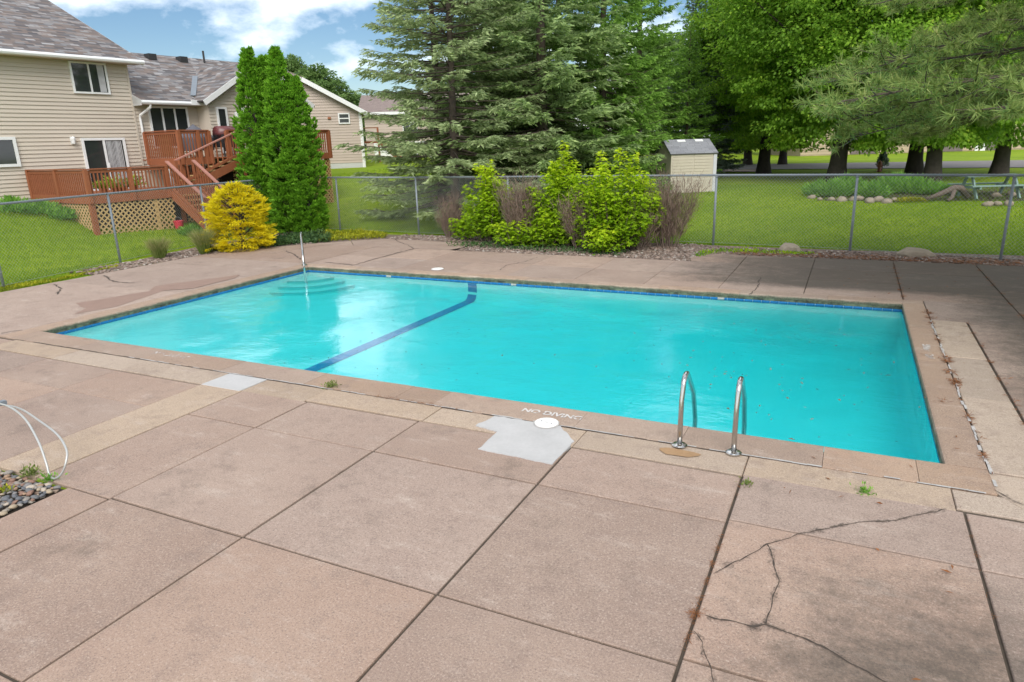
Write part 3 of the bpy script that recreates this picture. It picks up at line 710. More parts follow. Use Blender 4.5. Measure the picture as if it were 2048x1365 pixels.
lid(1093, 849, 0.122, 0.010, 'round white skimmer lid set in the pale cement patch')
lid(875, 539, 0.14, 0.002, 'round white skimmer lid on the far deck beside the pool')
# bent steel hoop at the left edge of the deck
hm = empty('bent_hoop', (-6.3, 3.25, 0), 0, 'thin bent steel hoop leaning over the deck beside the pebble bed', 'metal hoop')
def hp(px, py, y): 
    d_ = ray(px, py); q = EYE + d_ * (y / d_[1]); return (q[0] + 6.3, q[1] - 3.25, q[2])
A_ = [hp(p[0], p[1], p[2]) for p in [(-70, 806, 3.62), (0, 808, 3.50), (45, 833, 3.40), (75, 880, 3.31), (92, 925, 3.24), (98, 948, 3.215)]]
B_ = [hp(p[0], p[1], p[2]) for p in [(132, 925, 3.26), (133, 900, 3.32), (115, 870, 3.40), (80, 843, 3.48), (40, 818, 3.56), (0, 810, 3.60), (-70, 806, 3.70)]]
mid_ = [hp(103, 956, 3.20), hp(112, 957, 3.205), hp(124, 947, 3.225)]
def smooth_path(P_, k=6):
    P_ = [np.array(p) for p in P_]; P_ = [2 * P_[0] - P_[1]] + P_ + [2 * P_[-1] - P_[-2]]; out = []
    for i in range(1, len(P_) - 2):
        a, b, c_, d_ = P_[i - 1:i + 3]
        for t in np.linspace(0, 1, k, endpoint=False): out.append(tuple(0.5 * (2 * b + (c_ - a) * t + (2 * a - 5 * b + 4 * c_ - d_) * t * t + (3 * b - a - 3 * c_ + d_) * t ** 3)))
    return out + [tuple(P_[-2])]
MB().tube(smooth_path(A_ + mid_ + B_), 0.0095, 10).build('steel_rod', M['rod'], hm, smooth=True)
q = hp(-2, 808, 3.55); MB().box(q[0] - 0.03, q[0] + 0.03, q[1] - 0.06, q[1] + 0.06, q[2] - 0.02, q[2] + 0.02).build('clamp', M['galv'], hm)

# ================================================================== chain-link fences
FH = 1.83
def fence(posts, label, terminal=(), skip=()):
    """posts: list of (x, y) positions, straight spans between them"""
    o = empty('chain_link_fence', (posts[0][0], posts[0][1], 0), 0, label, 'fence'); ox, oy = posts[0]
    P = [np.array([x - ox, y - oy]) for x, y in posts]
    for i, p in enumerate(P):
        if i in skip: continue
        r = 0.042 if i in terminal else 0.031; lean = rng.normal(0, 0.012, 2)
        pm_ = MB().tube([(p[0] + lean[0], p[1] + lean[1], -0.3), (p[0], p[1], FH - 0.03)], r, 10); pm_.lathe((p[0], p[1], FH - 0.03), [(r + 0.004, -0.03), (r + 0.004, 0.0), (r * 0.5, 0.02)], 10)
        pm_.build('post', M['galv'], o, smooth=True)
        for z in (0.35, 0.75, 1.15): MB().lathe((p[0], p[1], z), [(r + 0.003, -0.006), (r + 0.003, 0.006)], 10).build('tie', M['wire'], o)
    MB().tube([(p[0], p[1], FH - 0.002) for p in P], 0.028, 10).build('top_rail', M['galv'], o, smooth=True)
    MB().tube([(p[0], p[1], 0.05) for p in P], 0.004, 6).build('tension_wire', M['wire'], o)
    seg = []; D = 0.085; r = 0.0021; z0, z1 = 0.03, FH + 0.035
    for a, b in zip(P[:-1], P[1:]):
        Ls = np.linalg.norm(b - a); t = (b - a) / Ls; nrm = np.array([-t[1], t[0]]); H_ = z1 - z0
        for sgn in (1, -1):
            s = np.arange(-H_, Ls + H_, D)
            for s0 in s:
                sa, sb = s0, s0 + sgn * H_; za, zb = z0, z1
                # clip to 0..Ls
                def clip(sv, other, zv, zo):
                    if sv < 0: k = (0 - sv) / (other - sv); return 0.0, zv + (zo - zv) * k
                    if sv > Ls: k = (Ls - sv) / (other - sv); return Ls, zv + (zo - zv) * k
                    return sv, zv
                if max(sa, sb) <= 0 or min(sa, sb) >= Ls: continue
                ca = clip(sa, sb, za, zb); cb = clip(sb, sa, zb, za); off = nrm * (0.0015 * sgn + 0.024)
                seg.append((*(a + t * ca[0] - off), ca[1], *(a + t * cb[0] - off), cb[1], t[0], t[1]))
    S = np.array(seg); A, B, T = S[:, :3], S[:, 3:6], np.c_[S[:, 6:8], np.zeros(len(S))]
    dr = unit(B - A); N1 = unit(np.cross(dr, T)); N2 = np.cross(dr, N1); quads = []
    ang = [0, 2 * PI / 3, 4 * PI / 3]; ring = [N1 * math.cos(a) * r + N2 * math.sin(a) * r for a in ang]
    for k in range(3):
        e0, e1 = ring[k], ring[(k + 1) % 3]; quads.append(np.stack([A + e0, A + e1, B + e1, B + e0], 1))
    me = quads_mesh('wire_mesh', np.concatenate(quads), M['wire']); tag(link(bpy.data.objects.new('wire_mesh', me), o), kind='stuff'); return o
fence([(-16.6, 5.6), (-17.05, 8.7), (-17.72, 12.0), (-18.35, 15.5), (-18.75, 19.0), (-16.3, 19.5), (-12.75, 19.15)], 'grey chain-link fence between the lawn of the house and the left deck', (4,))
fence([(-12.72, 19.15), (-9.4, 19.1), (-6.3, 19.12), (-3.25, 19.15), (0.1, 18.85), (3.12, 18.25), (6.2, 17.75)], 'grey chain-link fence behind the shrubs along the back lawn', skip=(0,))

# ================================================================== materials for the buildings
def sidingmat(name, c):
    m, nt, o = newmat(name); N = NT(nt); p = N.obj()
    f = N.noise(p, 1.2, 4); g_ = N.noise(N.n('ShaderNodeMapping', {'Vector': p, 'Scale': (2, 2, 40)}).outputs[0], 3, 3)
    v = N.math('ADD', 0.90, N.math('ADD', N.math('MULTIPLY', f, 0.12), N.math('MULTIPLY', g_, 0.08)))
    v = N.math('ADD', v, N.math('MULTIPLY', N.math('SUBTRACT', N.rnd(), 0.5), 0.05))
    cc = N.n('ShaderNodeHueSaturation', {'Color': rgb(*c), 'Value': v}).outputs[0]; N.out(o, N.bsdf(cc, 0.6)); return m
M['siding'] = sidingmat('tan_siding', (0.54, 0.470, 0.392)); M['siding2'] = sidingmat('pinkish_siding', (0.46, 0.375, 0.32)); M['siding3'] = sidingmat('beige_wall', (0.42, 0.33, 0.22))
def shinglemat(name, cols, sx_=0.30, sy=0.14):
    """laminated shingles: every tab its own tone, in staggered courses"""
    m, nt, o = newmat(name); N = NT(nt); uv = N.n('ShaderNodeUVMap').outputs[0]
    br = N.n('ShaderNodeTexBrick', {'Vector': uv, 'Color1': rgb(0, 0, 0), 'Color2': rgb(1, 1, 1), 'Mortar': rgb(0.5, 0.5, 0.5), 'Scale': 1.0, 'Mortar Size': 0.006, 'Brick Width': sx_, 'Row Height': sy, 'Bias': 0.0}, offset=0.37, offset_frequency=2, squash=1.3, squash_frequency=3)
    f = N.math('ADD', br.outputs['Color'], N.math('MULTIPLY', N.math('SUBTRACT', N.noise(uv, 1.3, 4), 0.5), 0.25))
    cr_ = N.n('ShaderNodeValToRGB', {0: f}); el = cr_.color_ramp; k = len(cols)
    el.elements[0].color = rgb(*cols[0]); el.elements[1].color = rgb(*cols[-1])
    for i in range(1, k - 1):
        e_ = el.elements.new(i / (k - 1)); e_.color = rgb(*cols[i])
    g_ = N.noise(uv, 60, 3); c = N.mix(N.math('MULTIPLY', g_, 0.35), cr_.outputs[0], rgb(0.12, 0.10, 0.095))
    c = N.mix(N.math('MULTIPLY', br.outputs['Fac'], 0.7), c, rgb(0.06, 0.05, 0.05))
    N.out(o, N.bsdf(c, 0.95, N.bump(br.outputs['Fac'], -0.5, 0.02))); return m
M['shingle'] = shinglemat('weathered_shingles', [(0.055, 0.057, 0.066), (0.165, 0.125, 0.105), (0.25, 0.25, 0.255), (0.085, 0.082, 0.090), (0.20, 0.150, 0.125), (0.36, 0.36, 0.365)])
M['shingle2'] = shinglemat('brown_shingles', [(0.20, 0.15, 0.13), (0.25, 0.19, 0.17), (0.22, 0.17, 0.15), (0.28, 0.22, 0.19)])
M['shingle3'] = shinglemat('grey_shingles', [(0.22, 0.23, 0.26), (0.30, 0.31, 0.34), (0.25, 0.26, 0.29)], 0.3, 0.13)
def roofplane(name, quad, mat, parent, t=0.06):
    """roof panel with uv in metres: first edge runs along the eave"""
    q = [Vector(p) for p in quad]; ex = (q[1] - q[0]).normalized(); nn = ex.cross(q[-1] - q[0]).normalized(); ey = nn.cross(ex)
    n = len(q); vs = q + [p - nn * t for p in q]
    me = bpy.data.meshes.new(name); me.from_pydata([v[:] for v in vs], [], [tuple(range(n)), tuple(reversed(range(n, 2 * n)))] + [(i, n + i, n + (i + 1) % n, (i + 1) % n) for i in range(n)])
    uvl = me.uv_layers.new(name='UVMap')
    for lp in me.loops:
        p = me.vertices[lp.vertex_index].co - q[0]; uvl.data[lp.index].uv = (p.dot(ex), p.dot(ey))
    me.materials.append(mat); me.update(); return link(bpy.data.objects.new(name, me), parent)
def glassmat():
    m, nt, o = newmat('window_glass'); N = NT(nt)
    f = N.noise(N.pos(), 0.8, 3); c = N.mix(f, rgb(0.015, 0.018, 0.02), rgb(0.05, 0.055, 0.055))
    N.out(o, N.bsdf(c, 0.06, **{'Specular IOR Level': 0.6})); return m
M['glass'] = glassmat()
M['curtain'] = plain('pale_curtain', (0.42, 0.42, 0.43), 0.9, 0.3, 5)
M['redwood'] = plain('stained_deck_wood', (0.270, 0.088, 0.036), 0.7, 0.22, 3)
M['railpink'] = plain('faded_rail', (0.36, 0.16, 0.12), 0.7, 0.15, 3)
M['latt'] = plain('tan_lattice', (0.50, 0.34, 0.15), 0.8, 0.15, 3)
M['found'] = plain('foundation', (0.50, 0.50, 0.50), 0.9, 0.1, 2)
M['shade'] = plain('under_deck_dark', (0.05, 0.035, 0.03), 0.95, 0.2, 3)  # near-black colour in place of the shade under the deck

def window(parent, x0, x1, y, z0, z1, n=2, name='window', curtain=0, fw=0.06, framemat='whitetrim', sill=True, horiz=False):
    """window in a wall facing local -y at depth y"""
    fr = MB(); d0, d1 = y - 0.085, y + 0.02
    fr.box(x0, x0 + fw, d0, d1, z0, z1); fr.box(x1 - fw, x1, d0, d1, z0, z1); fr.box(x0 + fw, x1 - fw, d0, d1, z1 - fw, z1); fr.box(x0 + fw, x1 - fw, d0, d1, z0, z0 + fw)
    w = fr.build(name, M[framemat], parent)
    if horiz:
        zm = (z0 + z1) / 2; MB().box(x0 + fw, x1 - fw, d0 + 0.01, d1, zm - 0.03, zm + 0.03).build('sash_bar', M[framemat], w)
        for a, b in ((z0 + fw, zm - 0.03), (zm + 0.03, z1 - fw)): MB().box(x0 + fw, x1 - fw, y - 0.050, y - 0.038, a, b).build('pane', M['glass'], w)
    else:
        k = (x1 - x0 - fw) / n
        for i in range(1, n): MB().box(x0 + i * k + 0.005, x0 + i * k + fw - 0.005, d0 + 0.008, d1, z0 + fw, z1 - fw).build('mullion', M[framemat], w)
        for i in range(n): MB().box(x0 + i * k + fw, x0 + (i + 1) * k, y - 0.050, y - 0.038, z0 + fw, z1 - fw).build('pane', M['glass'], w)
    return w
def siding_rows(parent, x0, x1, y, z0, z1, mat, course=0.127, top=None):
    """lapped boards on a wall facing local -y; top(z) may trim the ends -> (xa, xb)"""
    n = int(math.ceil((z1 - z0) / course))
    for i in range(n):
        za, zb_ = z0 + i * course, min(z0 + (i + 1) * course, z1); xa, xb = (x0, x1) if top is None else top((za + zb_) / 2)
        if xb - xa < 0.05: continue
        MB().add([(xa, y - 0.034, za), (xb, y - 0.034, za), (xb, y - 0.004, zb_), (xa, y - 0.004, zb_), (xa, y, za), (xb, y, za)],
                 [(0, 1, 2, 3), (0, 4, 5, 1), (0, 3, 4), (1, 5, 2)]).build('siding_board', mat, parent)
# ================================================================== the house on the left
_vp = np.array([1950.0, 318 - 0.0305 * 1950]); _u = ray(*_vp); _u[2] = 0; HU = _u / np.linalg.norm(_u); HV = np.array([HU[1], -HU[0], 0])
H0 = EYE + ray(190, 280) / FPX * 24.0
HRZ = math.atan2(HU[1], HU[0])
def hq(px, py, off=0.0):
    """(along, out, height) where the sight line meets the plane `off` metres before the house wall"""
    r = ray(px, py); t = ((H0 + off * HV - EYE) @ HV) / (r @ HV); q = EYE + t * r; return (q - H0) @ HU, (q - H0) @ HV, q[2]
house = empty('house', (H0[0], H0[1], 0), HRZ, 'tan sided split-level house with mottled shingle roof at the left', 'house')
# main block: wall facing -y (local), local y runs into the house
XL, XR = -9.0, 1.55; EZ = 5.93
vr = 5.6; rz_ = EZ + 0.12 + (vr + 0.5) * 0.46
mb = MB(); mb.box(XL, XR, 0.0, 2 * vr, 1.0, EZ)
mb.add([(XR, 0, EZ), (XR, 2 * vr, EZ), (XR, vr, rz_ - 0.12)], [(0, 1, 2)]); mb.build('wall', M['siding'], house)
MB().box(XL, XR + 0.01, -0.012, 0.3, 0.6, 1.52).build('foundation', M['found'], house)
siding_rows(house, -6.0, XR, 0.0, 1.53, EZ, M['siding'])
MB().box(XR - 0.04, XR + 0.03, -0.035, 0.05, 1.53, EZ).build('corner_trim', M['siding'], house)
rf = roofplane('roof', [(XL, -0.5, EZ + 0.10), (XR + 0.36, -0.5, EZ + 0.10), (XR + 0.36, vr, rz_), (XL, vr, rz_)], M['shingle'], house)
roofplane('roof_slope', [(XR + 0.36, 2 * vr + 0.5, EZ + 0.10), (XL, 2 * vr + 0.5, EZ + 0.10), (XL, vr, rz_), (XR + 0.36, vr, rz_)], M['shingle'], house)
MB().box(XL, XR + 0.34, -0.46, 0.0, EZ - 0.03, EZ - 0.01).build('soffit', M['siding'], house)
MB().tube([(XL, -0.53, EZ + 0.03), (XR + 0.38, -0.53, EZ + 0.03)], 0.075, 8).build('gutter', M['whitetrim'], house)
MB().bar((XR + 0.37, -0.5, EZ + 0.0), (XR + 0.37, vr, rz_ - 0.10), 0.03, 0.16).build('rake_board', M['whitetrim'], house)
for a in ((68, 0),): 
    vx = hq(5, 0, -4.6); MB().box(-1.6, -1.3, vr - 0.9, vr - 0.6, rz_ - 0.35, rz_ - 0.12).build('roof_vent', M['dark'], house)
def W4(p0_, p1_, off=0.0):
    a = hq(*p0_, off); b = hq(*p1_, off); return a[0], b[0], b[2], a[2]
x0, x1, z0, z1 = -0.42, 0.80, 4.86, 5.885; w = window(house, x0, x1, 0, z0, z1, 2)
for i, (a, b) in enumerate([(x0 + 0.62, x0 + 0.74), (x1 - 0.32, x1 - 0.10)]): 
    if i: MB().box(a, b, -0.054, -0.0515, z0 + 0.08, z1 - 0.06).build('curtain', M['curtain'], w)
window(house, -3.6, -2.5, 0, 2.54, 3.46, 1, fw=0.09)
# sliding door
dr = window(house, -0.50, 1.0, 0, 1.60, 3.40, 2, name='sliding_door', fw=0.08)
cb = MB()
for i in range(14):
    a = 0.30 + i * 0.042; cb.tube([(a, -0.052 - 0.006 * (i % 2), 1.7), (a + 0.01 * math.sin(i), -0.052, 3.3)], 0.014, 5)
cb.build('curtain', M['curtain'], dr); MB().box(0.27, 0.31, -0.105, -0.086, 2.35, 2.55).build('handle', M['whitetrim'], dr)
def lantern(x, y, z):
    l = MB().box(x - 0.05, x + 0.05, y - 0.05, y - 0.022, z - 0.12, z + 0.12).build('wall_light', M['whitetrim'], house)
    MB().lathe((x, y - 0.13, z - 0.10), [(0.05, 0), (0.075, 0.16), (0.08, 0.17), (0.02, 0.24)], 8).build('lamp_shade', M['whitetrim'], l)
    MB().bar((x, y - 0.03, z + 0.06), (x, y - 0.13, z + 0.10), 0.025, 0.025).build('bracket', M['galv'], l)
lantern(-0.78, 0.0, 3.32)
# single-storey wing
WZ0, WE = 1.2, 4.58
MB().box(XR, 9.4, 0.02, 9.0, WZ0, WE).build('wing_wall', M['siding'], house)
siding_rows(house, XR + 0.03, 4.2, 0.02, 2.2, WE, M['siding'])
wr = hq(350, 123, -4.4); WRY = 4.4; WRZ = WE + 0.10 + (WRY + 0.5) * 0.46
roofplane('wing_roof', [(XR + 0.02, -0.5, WE + 0.10), (9.7, -0.5, WE + 0.10), (9.7, WRY, WRZ), (XR + 0.02, WRY, WRZ)], M['shingle'], house)
roofplane('wing_roof_slope', [(9.7, 2 * WRY + 0.5, WE + 0.10), (XR + 0.02, 2 * WRY + 0.5, WE + 0.10), (XR + 0.02, WRY, WRZ), (9.7, WRY, WRZ)], M['shingle'], house)
MB().box(XR + 0.05, 4.2, -0.46, 0.0, WE - 0.03, WE - 0.01).build('soffit', M['siding'], house)
MB().tube([(XR + 0.02, -0.53, WE + 0.03), (4.30, -0.53, WE + 0.03)], 0.075, 8).build('gutter', M['whitetrim'], house)
MB().add([(XR + 0.01, -0.02, WE - 0.08), (XR + 0.01, -0.60, WE - 0.08), (XR + 0.01, -0.60, WE + 0.10), (XR + 0.01, -0.02, WE + 0.34)], [(0, 1, 2, 3), (3, 2, 1, 0)]).build('eave_return', M['whitetrim'], house)
MB().tube([(XR + 0.38, -0.53, WE), (XR + 0.36, -0.50, WE - 0.14), (XR + 0.16, -0.12, WE - 0.40), (XR + 0.16, -0.08, WE - 0.5), (XR + 0.18, -0.08, 2.2)], 0.045, 6).build('downspout', M['whitetrim'], house)
window(house, 2.08, 3.66, 0.02, 3.0, 4.52, 3, fw=0.07)
for px in (310, 372): 
    a = hq(px, 118, -3.6); MB().box(a[0] - 0.2, a[0] + 0.15, WRY - 0.7, WRY - 0.35, WRZ - 0.3, WRZ - 0.06).build('roof_vent', M['dark'], house)
a = hq(412, 128, -3.8); MB().tube([(a[0], WRY - 0.5, WRZ - 0.4), (a[0], WRY - 0.5, WRZ + 0.28)], 0.045, 8).build('vent_pipe', M['dark'], house)
# projecting gable
GX0, GX1, GYF = 4.10, 8.7, -0.75; gxm = (GX0 + GX1) / 2; gpk = WE + 0.15 + (gxm - GX0 + 0.35) * 0.60
mb = MB(); mb.box(GX0, GX1, GYF, 2.0, WZ0, WE); mb.add([(GX0, GYF, WE), (GX1, GYF, WE), (gxm, GYF, gpk - 0.20)], [(0, 1, 2)]); mb.build('gable_wall', M['siding'], house)
def gtop(z):
    if z < WE: return GX0, GX1
    k = min(1, (z - WE) / (gpk - 0.20 - WE)); return GX0 + (gxm - GX0) * k, GX1 - (GX1 - gxm) * k
siding_rows(house, GX0, GX1, GYF, 2.2, gpk - 0.25, M['siding'], top=gtop)
eL = GX0 - 0.38; eR = GX1 + 0.38; ez = gpk - (gxm - eL) * 0.60
roofplane('gable_roof', [(eL, 4.5, ez), (eL, GYF - 0.35, ez), (gxm, GYF - 0.35, gpk), (gxm, 4.5, gpk)], M['shingle'], house)
roofplane('gable_roof', [(eR, GYF - 0.35, ez), (eR, 4.5, ez), (gxm, 4.5, gpk), (gxm, GYF - 0.35, gpk)], M['shingle'], house)
for s, e_ in ((eL, 1), (eR, -1)): MB().bar((s, GYF - 0.37, ez - 0.10), (gxm, GYF - 0.37, gpk - 0.10), 0.03, 0.19).build('rake_board', M['whitetrim'], house)
MB().bar((4.00, -0.05, WE + 0.37), (5.58, 2.0, WE + 1.31), 0.20, 0.03).build('valley_flashing', M['galv'], house)
MB().box(3.50, 3.85, -0.64, -0.615, WE - 0.02, WE + 0.16).build('splash_guard', M['whitetrim'], house)
window(house, 4.40, 4.86, GYF, 2.75, 4.50, 1, fw=0.07)
dr2 = window(house, 5.55, 7.3, GYF, 2.62, 4.50, 2, name='sliding_door', fw=0.08); lantern(5.25, GYF, 4.2)

# ================================================================== wooden deck with stairs
dk = empty('wooden_deck', (H0[0], H0[1], 0), HRZ, 'red stained two-level timber deck with stairs on the house', 'deck')
LZ, UZ = 1.62, 2.62            # lower and upper floor
LF = -3.75                     # lower deck front (local y)
UF = -2.6                      # upper deck front
lx0 = -2.37; lx1 = hq(331, 337, 3.75)[0]
ux0, ux1 = XR - 0.05, hq(656, 262, 2.6)[0]
bal = MB().box(-0.018, 0.018, -0.018, 0.018, 0, 0.80).mesh('baluster', M['redwood'])
def railing(a, b, z, posts=(), every=0.115, h=0.92, solid=0, fas=True):
    """straight railing at floor height z from a to b (local x, y)"""
    a = Vector((a[0], a[1], 0)); b = Vector((b[0], b[1], 0)); Ls = (b - a).length; t = (b - a) / Ls; n = int(Ls / every)
    MB().bar((a.x, a.y, z + h), (b.x, b.y, z + h), 0.13, 0.035).build('cap_rail', M['redwood'], dk)
    MB().bar((a.x, a.y, z + h - 0.07), (b.x, b.y, z + h - 0.07), 0.045, 0.09).build('top_rail', M['redwood'], dk)
    if fas: MB().bar((a.x, a.y, z - 0.10), (b.x, b.y, z - 0.10), 0.05, 0.24).build('fascia', M['redwood'], dk)
    for i in range(1, n):
        p = a + t * (i * Ls / n); o = bpy.data.objects.new('baluster', bal); link(o, dk); o.location = (p.x, p.y, z + 0.02); o.scale.z = (h - 0.06) / 0.80; o.rotation_euler.z = math.atan2(t.y, t.x)
    for f in posts:
        p = a + t * (f * Ls); MB().box(p.x - 0.055, p.x + 0.055, p.y - 0.075, p.y + 0.055, z - 0.2, z + h - 0.02).build('post', M['redwood'], dk)
def planks(x0, x1, y0, y1, z):
    n = int((y1 - y0) / 0.145)
    for i in range(n): MB().box(x0, x1, y0 + i * 0.145 + 0.004, y0 + (i + 1) * 0.145 - 0.004, z - 0.035, z).build('plank', M['redwood'], dk)
def lattice(a, b, z0, z1, mat='latt', step=0.17, w=0.042):
    """diagonal lath panel between local points a and b"""
    a = np.array(a, float); b = np.array(b, float); Ls = np.linalg.norm(b - a); t = (b - a) / Ls; nr = np.array([-t[1], t[0]]); H_ = z1 - z0; mb = MB()
    for sg in (1, -1):
        for s0 in np.arange(-H_, Ls + H_, step):
            sa, sb = s0, s0 + sg * H_; za, zb_ = z0, z1; pts = []
            if max(sa, sb) <= 0 or min(sa, sb) >= Ls: continue
            for (s, z, s2, z2) in ((sa, za, sb, zb_), (sb, zb_, sa, za)):
                if s < 0: k = (0 - s) / (s2 - s); s, z = 0, z + (z2 - z) * k
                elif s > Ls: k = (Ls - s) / (s2 - s); s, z = Ls, z + (z2 - z) * k
                pts.append((*(a + t * s + nr * 0.006 * sg), z))
            mb.bar(pts[0], pts[1], 0.010, w, up=(*t, 0)) if False else mb.bar(pts[0], pts[1], 0.010, w, up=np.cross(np.array([*nr, 0]), np.array(pts[1]) - np.array(pts[0])))
    tag(mb.build('lattice', M[mat], dk), kind='stuff')
    return mb
planks(lx0, XR + 0.3, LF, -0.06, LZ)
railing((lx0, LF), (lx1, LF), LZ, posts=(0, 0.52, 1.0), h=0.80)
railing((lx0, LF), (lx0, -0.1), LZ, posts=(0.5, 1.0), h=0.80)
pxl = lx0 + 0.03
for x, mt in ((pxl, 'redwood'),): MB().box(x - 0.07, x + 0.07, LF - 0.02, LF + 0.10, 0.2, LZ - 0.2).build('support_post', M[mt], dk)
lattice((lx0 + 0.02, -1.6), (lx0 + 0.02, LF + 0.05), 0.45, LZ - 0.20); lattice((pxl, LF + 0.02), (lx1 + 0.1, LF + 0.02), 0.35, LZ - 0.20)
MB().box(lx1 - 0.55, lx1 - 0.43, LF + 0.03, LF + 0.08, 0.3, LZ - 0.2).build('lattice_frame', M['latt'], dk)
MB().box(lx0 + 0.3, XR + 0.2, LF + 0.5, LF + 0.55, 0.3, LZ - 0.22).build('shade_panel', M['shade'], dk)  # dark sheet added behind the lattice as painted under-deck shade
# upper deck
planks(ux0, ux1, UF, -0.06, UZ)
xs_ = hq(452, 264, 2.6)[0]; xo = hq(416, 264, 2.6)[0]
railing((ux0, UF), (xo, UF), UZ, posts=(0.0, 0.62, 1.0), h=0.95); railing((xs_, UF), (ux1, UF), UZ, posts=(0.0, 0.35, 0.7, 1.0), h=0.95)
railing((ux0, UF), (ux0, -0.55), UZ, posts=(1.0,), h=0.95); railing((ux1, UF), (ux1, -0.9), UZ, posts=(1.0,), h=0.95)
# privacy screen inside the upper railing, pale laths
scr = MB()
for i in range(13): scr.box(ux0 + 0.04, ux0 + 0.06, UF + 0.30 + i * 0.11, UF + 0.34 + i * 0.11, UZ + 0.08, UZ + 0.84)
tag(scr.build('screen_lath', M['latt'], dk), kind='stuff')
for x in (ux0 + 0.05, ux0 + 1.15, ux1 - 0.1, (xs_ + ux1) / 2): MB().box(x - 0.06, x + 0.06, UF + 0.06, UF + 0.18, 0.4, UZ - 0.22).build('support_post', M['redwood'], dk)
MB().bar((ux0, UF + 0.3, UZ - 0.55), (xo, UF + 0.3, UZ - 0.55), 0.04, 0.12).build('beam', M['redwood'], dk)
for i in range(10):
    x = ux0 + 0.1 + i * 0.115; o = bpy.data.objects.new('baluster', bal); link(o, dk); o.location = (x, UF + 0.34, UZ - 1.0); o.scale.z = 0.9
lattice((xs_ + 0.1, UF + 0.05), (ux1, UF + 0.05), 0.5, UZ - 0.22); lattice((ux1 - 0.02, UF + 0.05), (ux1 - 0.02, -0.9), 0.5, UZ - 0.22)
MB().box(xs_ + 0.1, ux1 - 0.1, UF + 0.8, UF + 0.85, 0.6, UZ - 0.24).build('shade_panel', M['shade'], dk)  # second added dark sheet, painted shade below the upper deck
# upper flight: from the upper deck down to the lower landing, towards the left
sb = hq(384, 326, 3.3); lb = lx1 + 0.55
yA, yB = UF - 0.75, UF - 0.05
nst = 6; run_ = (xs_ - 0.1 - (lb + 0.15)) / nst
for i in range(nst):
    x = xs_ - 0.1 - (i + 1) * run_; z = UZ - (i + 1) * (UZ - LZ) / (nst + 1)
    MB().box(x, x + run_ + 0.03, yA, yB, z - 0.04, z).build('tread', M['latt'], dk)
for y in (yA - 0.02, yB + 0.02): MB().bar((xs_ - 0.02, y, UZ - 0.16), (lb + 0.02, y, LZ - 0.12), 0.045, 0.27).build('stringer', M['redwood'], dk)
def stair_rail(a, b, mat='redwood', h=0.92, n=8):
    a = Vector(a); b = Vector(b); MB().bar(a + Vector((0, 0, h)), b + Vector((0, 0, h)), 0.12, 0.04).build('stair_rail', M['railpink'], dk)
    MB().bar(a + Vector((0, 0, 0.12)), b + Vector((0, 0, 0.12)), 0.045, 0.08).build('stair_rail', M['redwood'], dk)
    for i in range(n + 1):
        p = a + (b - a) * (i / n); o = bpy.data.objects.new('baluster', bal); link(o, dk); o.location = (p.x, p.y, p.z + 0.08); o.scale.z = (h - 0.12) / 0.8
stair_rail((xs_ - 0.02, yA - 0.03, UZ), (lb + 0.05, yA - 0.03, LZ + 0.03), n=13)
MB().box(xs_ - 0.07, xs_ + 0.05, yA - 0.09, yA + 0.03, LZ - 0.9, UZ + 0.95).build('post', M['redwood'], dk)
MB().box(xs_ - 0.05, xs_ + 0.75, yA, UF, UZ - 0.08, UZ - 0.002).build('landing', M['redwood'], dk)
lattice((lb + 0.2, yA - 0.03), (xs_, yA - 0.03), 0.5, LZ + 0.1)
# landing at lower level
MB().bar((lx1, LF, LZ - 0.13), (XR + 0.3, LF, LZ - 0.13), 0.05, 0.24).build('fascia', M['redwood'], dk)
MB().box(lb - 0.01, lb + 0.10, yA - 0.10, yA + 0.02, 0.5, LZ + 0.95).build('post', M['redwood'], dk)
# lower flight: from the landing down to the lawn, away from the house and to the right
fa = Vector((lx1 + 0.06, LF - 0.02, LZ)); dirn = Vector((0, -1, 0)); perp = Vector((1, 0, 0)); nl = 7; tread_d = 0.26; wd = 0.95
for i in range(nl):
    p = fa + dirn * (tread_d * (i + 0.5)); z = LZ - (i + 1) * 0.155; q0 = p - dirn * 0.14; q1 = p + dirn * 0.14
    mb = MB(); mb.add([(*(q0)[:2], z), (*(q0 + perp * wd)[:2], z), (*(q1 + perp * wd)[:2], z), (*(q1)[:2], z)] + [(*(q0)[:2], z - 0.04), (*(q0 + perp * wd)[:2], z - 0.04), (*(q1 + perp * wd)[:2], z - 0.04), (*(q1)[:2], z - 0.04)],
                      [(0, 1, 2, 3), (7, 6, 5, 4), (0, 4, 5, 1), (1, 5, 6, 2), (2, 6, 7, 3), (3, 7, 4, 0)]); mb.build('tread', M['latt'], dk)
end = fa + dirn * (tread_d * nl) - Vector((0, 0, nl * 0.155 + 0.1))
for off in (0.0, wd):
    s0 = fa + perp * off; s1 = end + perp * off
    MB().bar(s0 + Vector((0, 0, -0.12)), s1 + Vector((0, 0, -0.05)), 0.045, 0.26).build('stringer', M['redwood'], dk); stair_rail(s0 + Vector((0, 0, 0.02)), s1 + Vector((0, 0, 0.05)), n=13)
for off in (0.0, wd):
    p = end + perp * off; MB().box(p.x - 0.05, p.x + 0.05, p.y - 0.05, p.y + 0.05, 0.2, p.z + 0.98).build('post', M['redwood'], dk)

